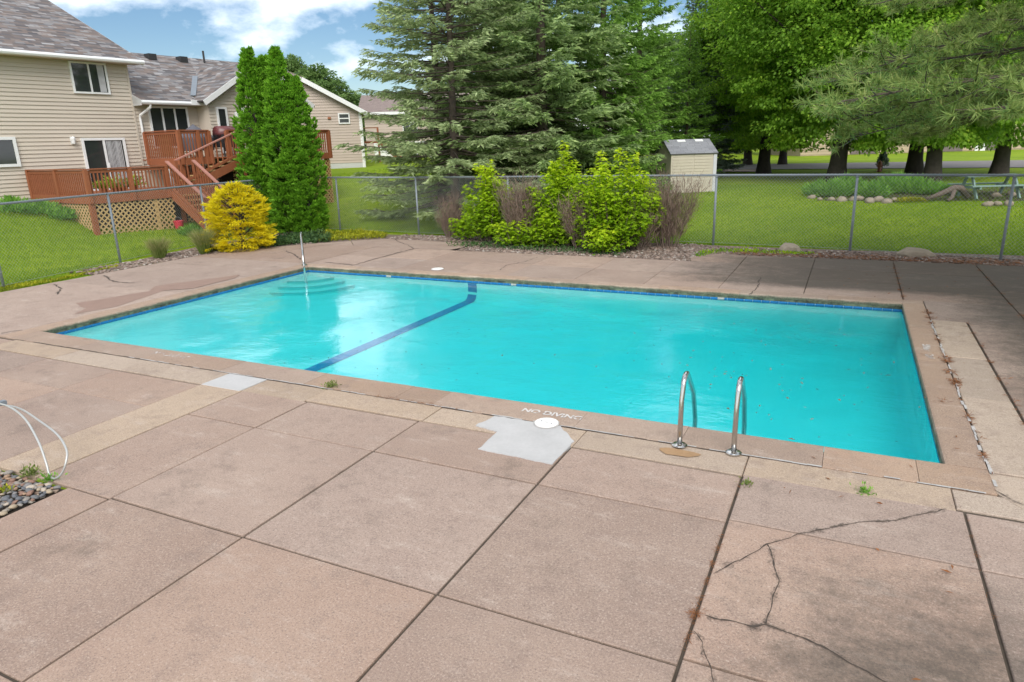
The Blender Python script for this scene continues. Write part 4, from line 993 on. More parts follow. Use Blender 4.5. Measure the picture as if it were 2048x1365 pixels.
# things on the deck
def deckpt(x, y, z): 
    q = H0 + HU * x - HV * y; return (q[0], q[1], z)
t = empty('patio_table', deckpt(2.85, UF + 1.1, UZ), HRZ, 'covered patio table under a dark grey cone on the upper deck', 'table')
MB().lathe((0, 0, 0), [(0.62, 0.25), (0.66, 0.72), (0.60, 0.80), (0.06, 1.16), (0.02, 1.20)], 14).build('cover', plain('grey_cover', (0.10, 0.10, 0.12), 0.8, 0.2, 4), t)
MB().lathe((0, 0, 0), [(0.25, 0.0), (0.25, 0.04), (0.04, 0.06), (0.03, 0.3)], 12).build('base', M['dark'], t)
gq = empty('barbecue_grill', deckpt(4.0, UF + 0.75, UZ), HRZ, 'barbecue grill with dark red lid behind the upper deck railing', 'grill')
MB().box(-0.45, 0.45, -0.28, 0.28, 0.35, 0.82).build('cabinet', M['dark'], gq)
MB().tube([(-0.45, 0, 0.86), (0.45, 0, 0.86)], 0.27, 14).build('lid', plain('red_lid', (0.13, 0.035, 0.035), 0.35, 0.1, 3), gq, smooth=True)
MB().tube([(-0.3, -0.30, 0.92), (0.3, -0.30, 0.92)], 0.02, 8).build('handle', M['chrome'], gq)
for x in (-0.4, 0.4):
    for y in (-0.24, 0.24): MB().tube([(x, y, 0), (x, y, 0.4)], 0.025, 8).build('leg', M['dark'], gq)
MB().box(0.47, 0.85, -0.25, 0.25, 0.80, 0.84).build('side_shelf', M['whitetrim'], gq)
M['terracotta'] = plain('terracotta', (0.30, 0.11, 0.05), 0.8, 0.15, 4); M['redpl'] = plain('red_plastic', (0.55, 0.03, 0.06), 0.4, 0.05, 4)
M['potleaf'] = leafmat('pot_plant', (0.16, 0.26, 0.03), (0.45, 0.50, 0.05)); M['potwhite'] = leafmat('pot_flowers', (0.25, 0.30, 0.1), (0.7, 0.68, 0.6))
def pot(x, y, z, r, h, label, mat='potleaf', n=160, pm_='terracotta', lh=0.3, rzv=0):
    o = empty('plant_pot', deckpt(x, y, z), rzv, label, 'plant pot', 'potted plants on the lower deck')
    MB().lathe((0, 0, 0), [(r * 0.75, 0), (r, h * 0.85), (r * 1.08, h * 0.86), (r * 1.08, h), (r * 0.9, h), (r * 0.85, h * 0.9)], 14).build('pot', M[pm_], o)
    d_ = rvec(n); d_[:, 2] = np.abs(d_[:, 2]) + 0.2; d_ = unit(d_); P_ = np.c_[rng.normal(0, r * 0.4, (n, 2)), np.full(n, h * 0.9)] + d_ * rng.uniform(0, lh, (n, 1))
    link(bpy.data.objects.new('foliage', quads_mesh('foliage', leaves(P_, d_, rvec(n), 0.13, 0.05), M[mat], rng.uniform(0, 1, n))), o)
for (px, lab, mt, hh) in [(205, 'lime green potted plant on the lower deck before the curtained door', 'potleaf', 0.25), (228, 'yellow green potted plant taller, right of the lime one', 'potleaf', 0.42), (247, 'small pale flowering potted plant on the lower deck', 'potwhite', 0.25), (268, 'yellow potted plant near the right end of the lower railing', 'potleaf', 0.3)]:
    x = hq(px, 372, 3.2)[0]; pot(x, LF + 0.55, LZ, 0.12, 0.2, lab, mt, lh=hh)
fg = empty('garden_statue', deckpt(lx1 + 0.35, LF + 0.4, LZ), 0, 'small pale grey statue on the landing of the stairs', 'statue')
MB().lathe((0, 0, 0), [(0.12, 0), (0.13, 0.2), (0.10, 0.38), (0.06, 0.45), (0.085, 0.55), (0.07, 0.64), (0.0, 0.69)], 12).build('body', M['found'], fg)
MB().lathe((0.0, -0.07, 0.6), [(0.035, 0), (0.02, 0.06), (0.0, 0.1)], 8).build('beak', M['found'], fg)
rp = GP(360, 462); bk = empty('red_bucket', on_ground(rp), 0, 'bright red bucket standing in the grass by the stairs', 'bucket')
MB().lathe((0, 0, 0), [(0.11, 0), (0.155, 0.30), (0.165, 0.30), (0.165, 0.33), (0.14, 0.33), (0.10, 0.04)], 16).build('pail', M['redpl'], bk)
MB().tube([(0.16 * math.cos(a), 0, 0.31 + 0.14 * math.sin(a)) for a in np.linspace(0, PI, 10)], 0.006, 5).build('handle', M['galv'], bk)

# ================================================================== neighbours' houses
def bill(px, py, depth): return AT(px, py, depth)
FR = math.atan2(RIGHT[1], RIGHT[0])
# gable-ended house behind the arborvitae
nd = 42.0; b0 = AT(728, 325, nd); nb_ = empty('house', (b0[0], b0[1], 0), FR + 0.25, 'pinkish beige neighbour house with brown roof right of the arborvitae', 'house')
s = nd / FPX; zb0 = float(gz(b0[0], b0[1])) ; ez_ = AT(728, 222, nd)[2]; pk = AT(625, 166, nd)[2]; xk = -103 * s; xl = -9.5
mb = MB(); mb.prism([(0, 0)] * 0 or [(xl, 0), (0, 0), (0, 9), (xl, 9)], zb0 - 0.6, ez_); mb.build('wall', M['siding2'], nb_)
MB().add([(xl, 0.0, ez_), (0, 0.0, ez_), (xk, 0.0, pk), (xl, 0.0, pk), (xl, 0.2, ez_), (0, 0.2, ez_), (xk, 0.2, pk), (xl, 0.2, pk)], [(0, 1, 2, 3), (7, 6, 5, 4), (1, 5, 6, 2)]).build('gable', M['siding2'], nb_)
def ntop(z):
    return (xl, 0.0) if z < ez_ else (xl, xk * (z - ez_) / (pk - ez_))
siding_rows(nb_, xl, 0, 0.0, zb0 + 0.3, pk - 0.05, M['siding2'], course=0.16, top=ntop)
MB().box(-0.08, 0.03, -0.03, 0.1, zb0 - 0.2, ez_).build('corner_trim', M['whitetrim'], nb_)
MB().box(xl, 0.02, -0.01, 0.1, zb0 - 0.6, zb0 + 0.3).build('foundation', M['found'], nb_)
_sl = (pk + 0.30 - ez_) / (0.5 - xk); _tz = pk + 0.08 + 1.5 * _sl
roofplane('roof', [(0.5, 9.4, ez_ - 0.22), (0.5, -0.4, ez_ - 0.22), (xk, -0.4, pk + 0.08), (xk - 1.5, 2.3, _tz), (xk - 1.5, 9.4, _tz)], M['shingle2'], nb_)
roofplane('roof_slope', [(xl, -0.4, pk + 0.08), (xk, -0.4, pk + 0.08), (xk - 1.5, 2.3, _tz), (xl, 2.3, _tz)], M['shingle2'], nb_)
MB().bar((0.52, -0.42, ez_ - 0.30), (xk, -0.42, pk + 0.0), 0.04, 0.24).build('rake_board', M['whitetrim'], nb_); MB().bar((xl, -0.42, pk - 0.02), (xk, -0.42, pk - 0.02), 0.04, 0.2).build('fascia', M['whitetrim'], nb_)
wz = [AT(0, 0, 1)] ; zt = AT(697, 228, nd)[2]; zl = AT(697, 249, nd)[2]; window(nb_, -42 * s, -20 * s, 0, zl, zt, 1, fw=0.07, horiz=True)
MB().box(-62 * s, -56 * s, -0.1, -0.02, AT(668, 240, nd)[2], AT(668, 236, nd)[2]).build('wall_vent', M['terracotta'], nb_)
MB().tube([(0.06, -0.06, ez_ - 0.3), (0.05, -0.06, zb0)], 0.05, 6).build('downspout', M['whitetrim'], nb_)
# second house, mostly behind the sparse spruce
nd2 = 56.0; s = nd2 / FPX; b1 = AT(735, 312, nd2); nb2 = empty('house', (b1[0], b1[1], 0), FR + 0.1, 'distant low house with brown roof and pale wall behind the sparse spruce', 'house'); z1_ = float(gz(b1[0], b1[1]))
zr, ze = AT(770, 213, nd2)[2], AT(770, 226, nd2)[2]
MB().box(0, 9.0, 0, 8, z1_ - 1, ze).build('wall', M['siding2'], nb2); siding_rows(nb2, 0, 9.0, 0, AT(770, 285, nd2)[2], ze, M['siding2'], course=0.2)
MB().box(0.6, 9.02, -0.03, 0.1, z1_ - 1, AT(770, 285, nd2)[2]).build('lower_wall', M['whitetrim'], nb2)
roofplane('roof', [(-0.5, -0.5, ze), (9.5, -0.5, ze), (9.5, 4, ze + 1.6), (-0.5, 4, ze + 1.6)], M['shingle2'], nb2); roofplane('roof_slope', [(9.5, 8.5, ze), (-0.5, 8.5, ze), (-0.5, 4, ze + 1.6), (9.5, 4, ze + 1.6)], M['shingle2'], nb2)
MB().bar((-0.5, -0.52, ze - 0.1), (9.5, -0.52, ze - 0.1), 0.04, 0.22).build('fascia', M['whitetrim'], nb2)
window(nb2, 3.0, 4.2, 0, ze - 2.0, ze - 0.8, 2, fw=0.08); window(nb2, 5.5, 6.7, 0, ze - 2.0, ze - 0.8, 2, fw=0.08)
sd = empty('porch_stairs', (AT(735, 300, 50)[0], AT(735, 300, 50)[1], 0), FR, 'small red brown raised porch with stairs beside the distant house', 'stairs'); s = 50 / FPX; zp = AT(735, 283, 50)[2]; zg = float(gz(*AT(790, 318, 50)[:2]))
MB().box(-0.3, 1.0, -0.6, 0.6, zp - 0.15, zp).build('floor', M['redwood'], sd)
for x in (-0.25, 0.95): MB().box(x - 0.06, x + 0.06, -0.58, -0.46, zg - 0.3, zp + 0.9).build('post', M['redwood'], sd)
MB().bar((-0.3, -0.52, zp + 0.9), (1.0, -0.52, zp + 0.9), 0.08, 0.06).build('rail', M['redwood'], sd)
MB().bar((1.0, -0.5, zp - 0.05), (2.4, -0.5, zg + 0.1), 0.06, 0.3).build('stringer', M['redwood'], sd); MB().bar((1.0, 0.4, zp - 0.05), (2.4, 0.4, zg + 0.1), 0.06, 0.3).build('stringer', M['redwood'], sd)
for i in range(6): MB().box(1.0 + i * 0.23, 1.26 + i * 0.23, -0.47, 0.37, zp - 0.2 - i * (zp - zg) / 7, zp - 0.16 - i * (zp - zg) / 7).build('tread', M['redwood'], sd)
# house across the street, garage doors
nd3 = 62.0; s = nd3 / FPX; b2 = AT(1600, 316, nd3); nb3 = empty('house', (b2[0], b2[1], 0), FR + 0.02, 'beige house with dark garage doors across the street', 'house'); z2 = float(gz(b2[0], b2[1]))
def sx3(px): return (px - 1600) * s
MB().box(sx3(1600), sx3(2150), 0, 9, z2 - 1, z2 + 3.0).build('wall', M['siding3'], nb3); siding_rows(nb3, sx3(1600), sx3(2150), 0, z2 + 0.1, z2 + 3.0, M['siding3'], course=0.24)
roofplane('roof', [(sx3(1590), -0.6, z2 + 2.95), (sx3(2160), -0.6, z2 + 2.95), (sx3(2160), 4.5, z2 + 5.2), (sx3(1590), 4.5, z2 + 5.2)], M['shingle2'], nb3)
roofplane('roof_slope', [(sx3(2160), 9.6, z2 + 2.95), (sx3(1590), 9.6, z2 + 2.95), (sx3(1590), 4.5, z2 + 5.2), (sx3(2160), 4.5, z2 + 5.2)], M['shingle2'], nb3)
M['garage'] = plain('garage_door', (0.16, 0.125, 0.12), 0.6, 0.1, 2)
for (a, b) in [(1876, 1926), (1700, 1752), (1972, 2012)]:
    g_ = MB().box(sx3(a), sx3(b), -0.06, -0.03, z2 - 0.2, z2 + 2.1).build('garage_door', M['garage'], nb3)
    for i in range(4): MB().box(sx3(a) + 0.05, sx3(b) - 0.05, -0.085, -0.06, z2 + 0.05 + i * 0.5, z2 + 0.5 + i * 0.5).build('door_panel', M['garage'], g_)
MB().box(sx3(1950), sx3(1957), -0.1, -0.03, z2 - 0.2, z2 + 2.0).build('door_trim', M['whitetrim'], nb3); MB().box(sx3(1960), sx3(1971), -0.09, -0.03, z2, z2 + 1.9).build('door', M['whitetrim'], nb3)
# street between
def strip_ground(name, p_lo, p_hi, mat, dz):
    """quads following the ground between two sight-line polylines"""
    A = [GP(*p) for p in p_lo]; B = [GP(*p) for p in p_hi]; mb = MB(); vs = []
    for a, b in zip(A, B):
        for k in range(5):
            q = a + (b - a) * k / 4; vs.append((q[0], q[1], float(gz(q[0], q[1])) + dz))
    mb.add(vs, [(5 * i + k, 5 * (i + 1) + k, 5 * (i + 1) + k + 1, 5 * i + k + 1) for i in range(len(A) - 1) for k in range(4)]); return tag(mb.build(name, M[mat]), kind='structure')
strip_ground('street', [(x, 341 - 0.030 * (x - 1420) * 0.25) for x in range(1380, 2500, 60)], [(x, 331 - 0.030 * (x - 1420) * 0.5) for x in range(1380, 2500, 60)], 'asphalt', 0.03)
M['drive'] = plain('driveway', (0.42, 0.31, 0.27), 0.9, 0.1, 2, objspace=False)
strip_ground('driveway', [(x, 345) for x in (1340, 1400, 1460, 1520)], [(x, 341) for x in (1340, 1400, 1460, 1520)], 'drive', 0.035)
# garden shed
sc_ = GP(1385, 386); shed = empty('garden_shed', on_ground(sc_), FR + 0.10, 'small tan plastic shed with grey shingle roof behind the fence', 'shed')
dsh = float((sc_ - EYE) @ FWD); s = dsh / FPX; hw = 46 * s; hh = 76 * s; rh = 101 * s
M['shedp'] = plain('tan_plastic', (0.50, 0.445, 0.36), 0.5, 0.08, 3); M['shedq'] = plain('grey_plastic', (0.50, 0.50, 0.53), 0.5, 0.08, 3)
MB().box(-hw, hw, 0, 2.0, -0.1, hh).build('wall', M['shedp'], shed)
for i in range(13):
    for a, b in ((-hw + 0.06, -hw + hw * 0.98), (hw * -0.0 + 0.02, hw - 0.16)):
        MB().box(a, b, -0.02, 0.0, 0.02 + i * hh / 13.2, 0.02 + (i + 0.72) * hh / 13.2).build('panel_rib', M['shedp'], shed)
MB().box(hw - 0.13, hw + 0.01, -0.028, 0.06, 0, hh).build('corner_post', M['shedq'], shed); MB().box(-hw - 0.01, -hw + 0.05, -0.028, 0.06, 0, hh).build('corner_post', M['shedp'], shed)
MB().add([(hw, 0, hh), (hw, 2.0, hh), (hw, 1.0, rh), (-hw, 0, hh), (-hw, 2.0, hh), (-hw, 1.0, rh)], [(0, 1, 2), (5, 4, 3)]).build('gable', M['shedp'], shed)
rs_ = roofplane('roof', [(-hw - 0.05, -0.08, hh - 0.0), (hw + 0.04, -0.08, hh - 0.0), (hw + 0.04, 1.0, rh + 0.04), (-hw - 0.05, 1.0, rh + 0.04)], M['shingle3'], shed, 0.05)
roofplane('roof_slope', [(hw + 0.04, 2.08, hh), (-hw - 0.05, 2.08, hh), (-hw - 0.05, 1.0, rh + 0.04), (hw + 0.04, 1.0, rh + 0.04)], M['shingle3'], shed, 0.05)
for x in (-hw * 0.28, hw * 0.52):
    z = hh + 0.85 * (rh - hh); MB().slab_poly([(x - 0.17, 0.78, hh + 0.86 / 1.08 * (rh + 0.04 - hh) + 0.025), (x + 0.17, 0.78, hh + 0.86 / 1.08 * (rh + 0.04 - hh) + 0.025), (x + 0.17, 0.93, hh + 1.01 / 1.08 * (rh + 0.04 - hh) + 0.025), (x - 0.17, 0.93, hh + 1.01 / 1.08 * (rh + 0.04 - hh) + 0.025)], 0.02).build('skylight', M['whitetrim'], rs_)
MB().box(hw + 0.002, hw + 0.03, 0.25, 1.75, 0.05, hh - 0.06).build('door', M['shedq'], shed); MB().box(hw + 0.03, hw + 0.06, 0.35, 0.39, 0.7, 0.9).build('handle', M['dark'], shed)
# ================================================================== vegetation
M['spruce1'] = leafmat('blue_spruce_needles', (0.232, 0.304, 0.141), (0.45, 0.543, 0.257), (0.715, 0.838, 0.446), 0.45)
M['spruce2'] = leafmat('dense_spruce_needles', (0.186, 0.276, 0.114), (0.413, 0.551, 0.208), (0.7, 0.844, 0.351), 0.45)
M['spruce3'] = leafmat('green_spruce_needles', (0.131, 0.246, 0.049), (0.301, 0.527, 0.09), (0.503, 0.803, 0.15), 0.45)
M['spruce4'] = leafmat('grey_spruce_needles', (0.132, 0.185, 0.132), (0.255, 0.316, 0.255), (0.527, 0.597, 0.562), 0.45)
M['maple'] = leafmat('maple_leaves', (0.119, 0.253, 0.032), (0.307, 0.528, 0.054), (0.715, 0.85, 0.102), 0.5)
M['fartree'] = leafmat('far_leaves', (0.088, 0.168, 0.045), (0.192, 0.304, 0.088), (0.32, 0.432, 0.144), 0.45)
M['pine'] = leafmat('pine_needles', (0.185, 0.262, 0.066), (0.325, 0.423, 0.122), (0.563, 0.562, 0.23), 0.42)
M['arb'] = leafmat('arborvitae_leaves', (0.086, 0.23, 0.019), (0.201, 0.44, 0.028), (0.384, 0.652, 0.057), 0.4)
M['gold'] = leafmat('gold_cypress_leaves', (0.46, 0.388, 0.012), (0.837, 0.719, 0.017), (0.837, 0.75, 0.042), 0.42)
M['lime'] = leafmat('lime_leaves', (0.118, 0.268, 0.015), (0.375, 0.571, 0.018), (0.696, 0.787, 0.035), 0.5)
M['deadtwig'] = leafmat('dead_twigs', (0.12, 0.085, 0.065), (0.22, 0.155, 0.12), (0.32, 0.24, 0.19), 0.0, 0.9)
M['grassb'] = leafmat('grass_blades', (0.105, 0.212, 0.011), (0.238, 0.372, 0.015), (0.446, 0.513, 0.048), 0.4)
M['tuft'] = leafmat('ornamental_grass', (0.12, 0.18, 0.035), (0.22, 0.27, 0.07), (0.45, 0.40, 0.20), 0.3)
M['juniper'] = leafmat('creeping_juniper', (0.030, 0.075, 0.025), (0.075, 0.140, 0.040), (0.14, 0.20, 0.05), 0.2)
M['sedum'] = leafmat('yellow_groundcover', (0.16, 0.20, 0.015), (0.42, 0.42, 0.02), (0.55, 0.50, 0.04), 0.3)
M['herb'] = leafmat('perennials', (0.118, 0.278, 0.037), (0.264, 0.506, 0.082), (0.528, 0.723, 0.147), 0.45)

def part(name, me, parent): return link(bpy.data.objects.new(name, me), parent)
def tri_var(n, lo=0.0, hi=1.0): return rng.uniform(lo, hi, n)

# ---------- spruce
def spruce_mesh(H_, R_, nb_, dens, sparse=0.0, z_low=0.4, droop=0.30, seed=1, mat='spruce2', sprig=(0.17, 0.055)):
    """foliage of one spruce: whorled boughs carrying side twigs set with needle sprigs; also returns bough spines"""
    r = np.random.default_rng(seed); Q = []; VV = []; spines = []
    hs = z_low + (H_ - z_low) * (np.sort(r.uniform(0, 1, nb_)) ** 1.15)
    for i, h in enumerate(hs):
        f = (h - z_low) / (H_ - z_low); Lb = R_ * (1 - f) ** 0.80 * r.uniform(0.72, 1.08) + 0.25
        if sparse and r.uniform() < sparse: Lb *= r.uniform(0.35, 0.8)
        az = i * 2.399 + r.normal(0, 0.35); rad = np.array([math.cos(az), math.sin(az), 0]); side = np.array([-rad[1], rad[0], 0])
        dr = droop * r.uniform(0.6, 1.3) * (1 - 0.7 * f); curve = lambda t: (-dr * t + 0.42 * dr * t ** 3 + (0.10 + 0.35 * f) * t)
        ts = np.linspace(0, 1, 7); bend = r.normal(0, 0.10) * Lb
        sp = [rad * (Lb * t) + side * (bend * t * t) + np.array([0, 0, h + Lb * curve(t)]) for t in ts]; spines.append((sp, 0.012 + 0.022 * Lb / R_))
        nt_ = int(Lb / 0.13 * dens) + 3
        tt = r.uniform(0.16 + 0.18 * (sparse > 0), 1.0, nt_) ** 0.8; sg = np.where(r.uniform(size=nt_) < 0.5, -1.0, 1.0)
        base = rad[None] * (Lb * tt)[:, None] + side[None] * (bend * tt * tt)[:, None]; base[:, 2] = h + Lb * curve(tt)
        tl = (0.16 + 0.36 * Lb * (1 - tt * 0.75) * r.uniform(0.45, 1.0, nt_)) * 0.80
        ang = r.uniform(0.55, 1.05, nt_) * (1 - 0.35 * tt)
        td = rad[None] * np.cos(ang)[:, None] + side[None] * (np.sin(ang) * sg)[:, None]; td[:, 2] = r.normal(-0.12, 0.12, nt_); td = unit(td)
        ns = np.maximum((tl / 0.048).astype(int), 3); idx = np.repeat(np.arange(nt_), ns)
        u_ = np.concatenate([(np.arange(k) + r.uniform(0, 1, k)) / k for k in ns]); n_ = len(idx)
        p = base[idx] + td[idx] * (tl[idx] * u_)[:, None]; p[:, 2] -= 0.10 * tl[idx] * u_ ** 2
        sd = np.where(r.uniform(size=n_) < 0.5, -1.0, 1.0)[:, None]
        lat = np.cross(td[idx], np.array([0, 0, 1.0])); d = unit(td[idx] * 0.75 + lat * sd * r.uniform(0.2, 0.9, (n_, 1)) + np.c_[np.zeros((n_, 2)), r.normal(-0.10, 0.22, n_)])
        nn = unit(np.array([0, 0, 0.8]) + r.normal(0, 0.7, (n_, 3)))
        Ls = sprig[0] * r.uniform(0.6, 1.3, n_); Q.append(leaves(p, d, nn, Ls, sprig[1] * r.uniform(0.7, 1.3, n_), 0.2))
        VV.append(np.clip(r.uniform(0, 0.9, n_) + (u_ > 0.82) * r.uniform(0.2, 0.9, n_) * (tt[idx] > 0.5), 0, 2))
    return quads_mesh('needles', np.concatenate(Q), M[mat], np.concatenate(VV)), spines
def trunk_mesh(H_, r0, spines=(), mat='bark', bend=0.0, nbr=400):
    mb = MB(); k = 9; pts = [(bend * math.sin(2.2 * t), bend * 0.6 * math.sin(3 * t + 1) - bend * 0.6 * math.sin(1), -0.3 + (H_ + 0.2) * t) for t in np.linspace(0, 1, k)]
    rs = [r0 * (1.35 if i == 0 else 1) * (1 - 0.93 * i / (k - 1)) + 0.01 for i in range(k)]; mb.tube(pts, rs, 10)
    for sp, rr in list(spines)[:nbr]: mb.tube(sp, [rr * (1 - 0.8 * q / (len(sp) - 1)) for q in range(len(sp))], 5, caps=False)
    return mb.mesh('trunk', M[mat], True)
def tree(name, loc, rz, label, cat, group, crown, trunk, sc=(1, 1, 1), mat=None):
    o = empty(name, loc, rz, label, cat, group); c = part('crown', crown, o); t = part('trunk', trunk, o)
    if mat: c.material_slots[0].link = 'OBJECT'; c.material_slots[0].material = M[mat]
    c.scale = sc; t.scale = sc; return o
def gp2(px, py): return on_ground(GP(px, py))
def atd(px, depth):
    q = EYE + (ray(px, 300) / FPX) * depth; return on_ground(q)
c1, s1 = spruce_mesh(13.5, 3.9, 280, 1.45, sparse=0.15, z_low=0.9, droop=0.34, seed=3, mat='spruce1', sprig=(0.19, 0.05)); t1 = trunk_mesh(13.5, 0.165, s1, bend=0.12)
tree('spruce_tree', atd(905, 24.5), 0.4, 'sparse blue green spruce with its trunk showing, left of the spruces', 'tree', 'spruces behind the fence', c1, t1)
c1b, s1b = spruce_mesh(14.5, 2.9, 150, 1.1, sparse=0.3, z_low=2.2, droop=0.30, seed=5, mat='spruce1', sprig=(0.19, 0.05)); t1b = trunk_mesh(14.5, 0.17, s1b, bend=-0.1)
tree('spruce_tree', atd(880, 27.5), 2.0, 'thin spruce trunk and boughs close behind the sparse spruce', 'tree', 'spruces behind the fence', c1b, t1b)
c2, s2 = spruce_mesh(15.5, 4.3, 330, 1.25, z_low=0.2, droop=0.42, seed=8, mat='spruce2', sprig=(0.23, 0.062)); t2 = trunk_mesh(15.5, 0.26, s2[:120])
tree('spruce_tree', atd(1085, 26.5), 0.0, 'dense dark spruce behind the middle of the shrubs', 'tree', 'spruces behind the fence', c2, t2)

tree('spruce_tree', atd(985, 29.5), 2.6, 'dense bluish spruce between the sparse spruce and the dark one', 'tree', 'spruces behind the fence', c2, t2, (0.92, 0.92, 1.0), 'spruce1')
c4c = c2
tree('spruce_tree', atd(1205, 28.5), 4.2, 'bright green dense spruce left of the tan shed', 'tree', 'spruces behind the fence', c2, t2, (0.72, 0.72, 0.98), 'spruce3')
tree('spruce_tree', atd(1275, 33.0), 1.1, 'green spruce rising behind the bright spruce beside the shed', 'tree', 'spruces behind the fence', c2, t2, (0.66, 0.66, 0.86), 'spruce3')
tree('spruce_tree', atd(1120, 36.0), 5.5, 'spruce far back filling the gap behind the dark spruce', 'tree', 'spruces behind the fence', c4c, t2, (1.0, 1.0, 1.05))
tree('spruce_tree', atd(1010, 38.0), 3.1, 'spruce far back behind the bluish spruce', 'tree', 'spruces behind the fence', c4c, t2, (0.9, 0.9, 1.0))

tree('spruce_tree', atd(1398, 38.0), 0.7, 'silvery grey spruce with pointed top behind the shed', 'tree', 'spruces behind the fence', c2, t2, (0.64, 0.64, 0.72), 'spruce4')

tree('spruce_tree', atd(1372, 33.5), 3.7, 'low green spruce close behind the shed roof', 'tree', 'spruces behind the fence', c2, t2, (0.42, 0.42, 0.46), 'spruce3')

# ---------- broadleaf trees
def broad_mesh(R_, H_, z0, ncl, per, seed, mat='maple', leaf=0.15, droop=0.5, clr=0.85, lump=0.22, hollow=0.35):
    """leaf clumps through an uneven crown; returns foliage and clump centres"""
    r = np.random.default_rng(seed); C = []
    zc = (z0 + H_) / 2; hz = (H_ - z0) / 2
    while len(C) < ncl:
        p = r.uniform(-1, 1, 3); q = np.linalg.norm(p)
        if q > 1: continue
        lim = 1 + lump * mnoise.noise(Vector(unit(p) * 2.1 + seed)) * 1.6
        if q < hollow or q > lim: continue
        if r.uniform() > 0.25 + 0.75 * q: continue
        taper = 1.0 if p[2] < 0.1 else math.sqrt(max(0.02, 1 - (p[2] - 0.1) ** 2 * 0.9))
        C.append((p[0] * R_ * taper, p[1] * R_ * taper, zc + p[2] * hz))
    C = np.array(C); n = ncl * per; idx = np.repeat(np.arange(ncl), per); cr_ = clr * r.uniform(0.55, 1.25, ncl)
    out = unit(C - np.array([0, 0, zc * 0.8]))
    e = r.normal(size=(n, 3)); e *= (r.uniform(0, 1, n) ** 0.4 / (np.linalg.norm(e, axis=1) + 1e-9))[:, None]
    off = e * cr_[idx, None] * np.array([1, 1, 0.42]); hor = np.linalg.norm(off[:, :2], axis=1)
    off[:, 2] -= droop * hor * (0.3 + 0.3 * r.uniform(size=n)); P = C[idx] + off
    d = unit(out[idx] * 0.5 + off / (cr_[idx, None]) + r.normal(0, 0.45, (n, 3)) + np.array([0, 0, -0.35])); nn = unit(np.array([0, 0, 1.0]) * 0.9 + out[idx] * 0.4 + r.normal(0, 0.45, (n, 3)))
    tone = r.uniform(0, 1, ncl)[idx] * 0.7 + r.uniform(0, 0.7, n) + 0.35 * (r.uniform(size=n) < 0.12)
    V = leaves(P, d, nn, leaf * r.uniform(0.7, 1.3, n), leaf * 0.75 * r.uniform(0.7, 1.3, n), 0.2)
    return quads_mesh('foliage', V, M[mat], np.clip(tone, 0, 2)), C
def broad_trunk(H_, r0, C, fork, seed, mat='barkdark', nl=26):
    r = np.random.default_rng(seed); mb = MB(); top = np.array([0.1, 0, fork])
    mb.tube([(0, 0, -0.4), (0.0, 0, 0.12), (0.02, 0.02, 0.7), (0.05, 0, fork * 0.6), tuple(top)], [r0 * 1.75, r0 * 1.3, r0 * 1.02, r0 * 0.92, r0 * 0.85], 14)
    mb.tube([tuple(top - [0, 0, 0.1]), (0.0, 0.15, fork + (H_ - fork) * 0.35), (0.2, 0.1, fork + (H_ - fork) * 0.8)], [r0 * 0.72, r0 * 0.42, 0.03], 10)
    for i in r.choice(len(C), min(nl, len(C)), replace=False):
        c = C[i]; s_ = np.array([0.05, 0.05, min(max(fork - 0.2, c[2] - np.linalg.norm(c[:2]) * 0.8), H_ * 0.75)]); m_ = (s_ + c) / 2 + np.array([0, 0, 0.25])
        mb.tube([tuple(s_), tuple(m_), tuple(c)], [r0 * 0.26, r0 * 0.14, 0.012], 6, caps=False)
    return mb.mesh('trunk', M[mat], True)
ca, Ca = broad_mesh(5.6, 15.0, 1.1, 640, 170, 21, leaf=0.155, clr=1.0); ta = broad_trunk(15, 0.36, Ca, 2.4, 21)
cb_, Cb = broad_mesh(5.0, 14.0, 1.3, 560, 165, 22, leaf=0.155, clr=1.0); tb = broad_trunk(14, 0.33, Cb, 2.3, 22)
grp = 'maples beyond the back lawn'
p = AT(1678, 300, 30.5); tree('maple_tree', on_ground(p), 0.3, 'broad maple with thick dark trunk behind the flower bed', 'tree', grp, ca, ta)
p = AT(1834, 300, 33.0); tree('maple_tree', on_ground(p), 2.2, 'maple with leaning trunk left of the rough barked one', 'tree', grp, cb_, tb)
p = AT(1871, 300, 28.5); tree('maple_tree', on_ground(p), 4.0, 'maple with rough brown trunk beside the green picnic table', 'tree', grp, cb_, tb, (0.92, 0.92, 1))
p = AT(2005, 300, 30.5); tree('maple_tree', on_ground(p), 5.3, 'maple with dark trunk rising behind the picnic table', 'tree', grp, ca, ta, (0.85, 0.85, 1))
p = AT(1530, 300, 37.0); tree('maple_tree', on_ground(p), 1.4, 'bright maple whose low boughs hang right of the shed', 'tree', grp, ca, ta, (0.88, 0.88, 0.92))
p = AT(1497, 300, 46.0); tree('maple_tree', on_ground(p), 3.3, 'slender maple far back with its trunk right of the shed', 'tree', grp, cb_, tb, (0.8, 0.8, 0.75))
p = AT(1567, 300, 45.0); tree('maple_tree', on_ground(p), 0.9, 'forked maple far back near the street', 'tree', grp, cb_, tb, (0.75, 0.75, 0.8))
cf, Cf = broad_mesh(4.2, 11.0, 1.2, 260, 90, 31, mat='fartree', leaf=0.30, clr=1.0); tf = broad_trunk(11, 0.25, Cf, 2.0, 31, 'bark')
grp2 = 'distant trees behind the houses'
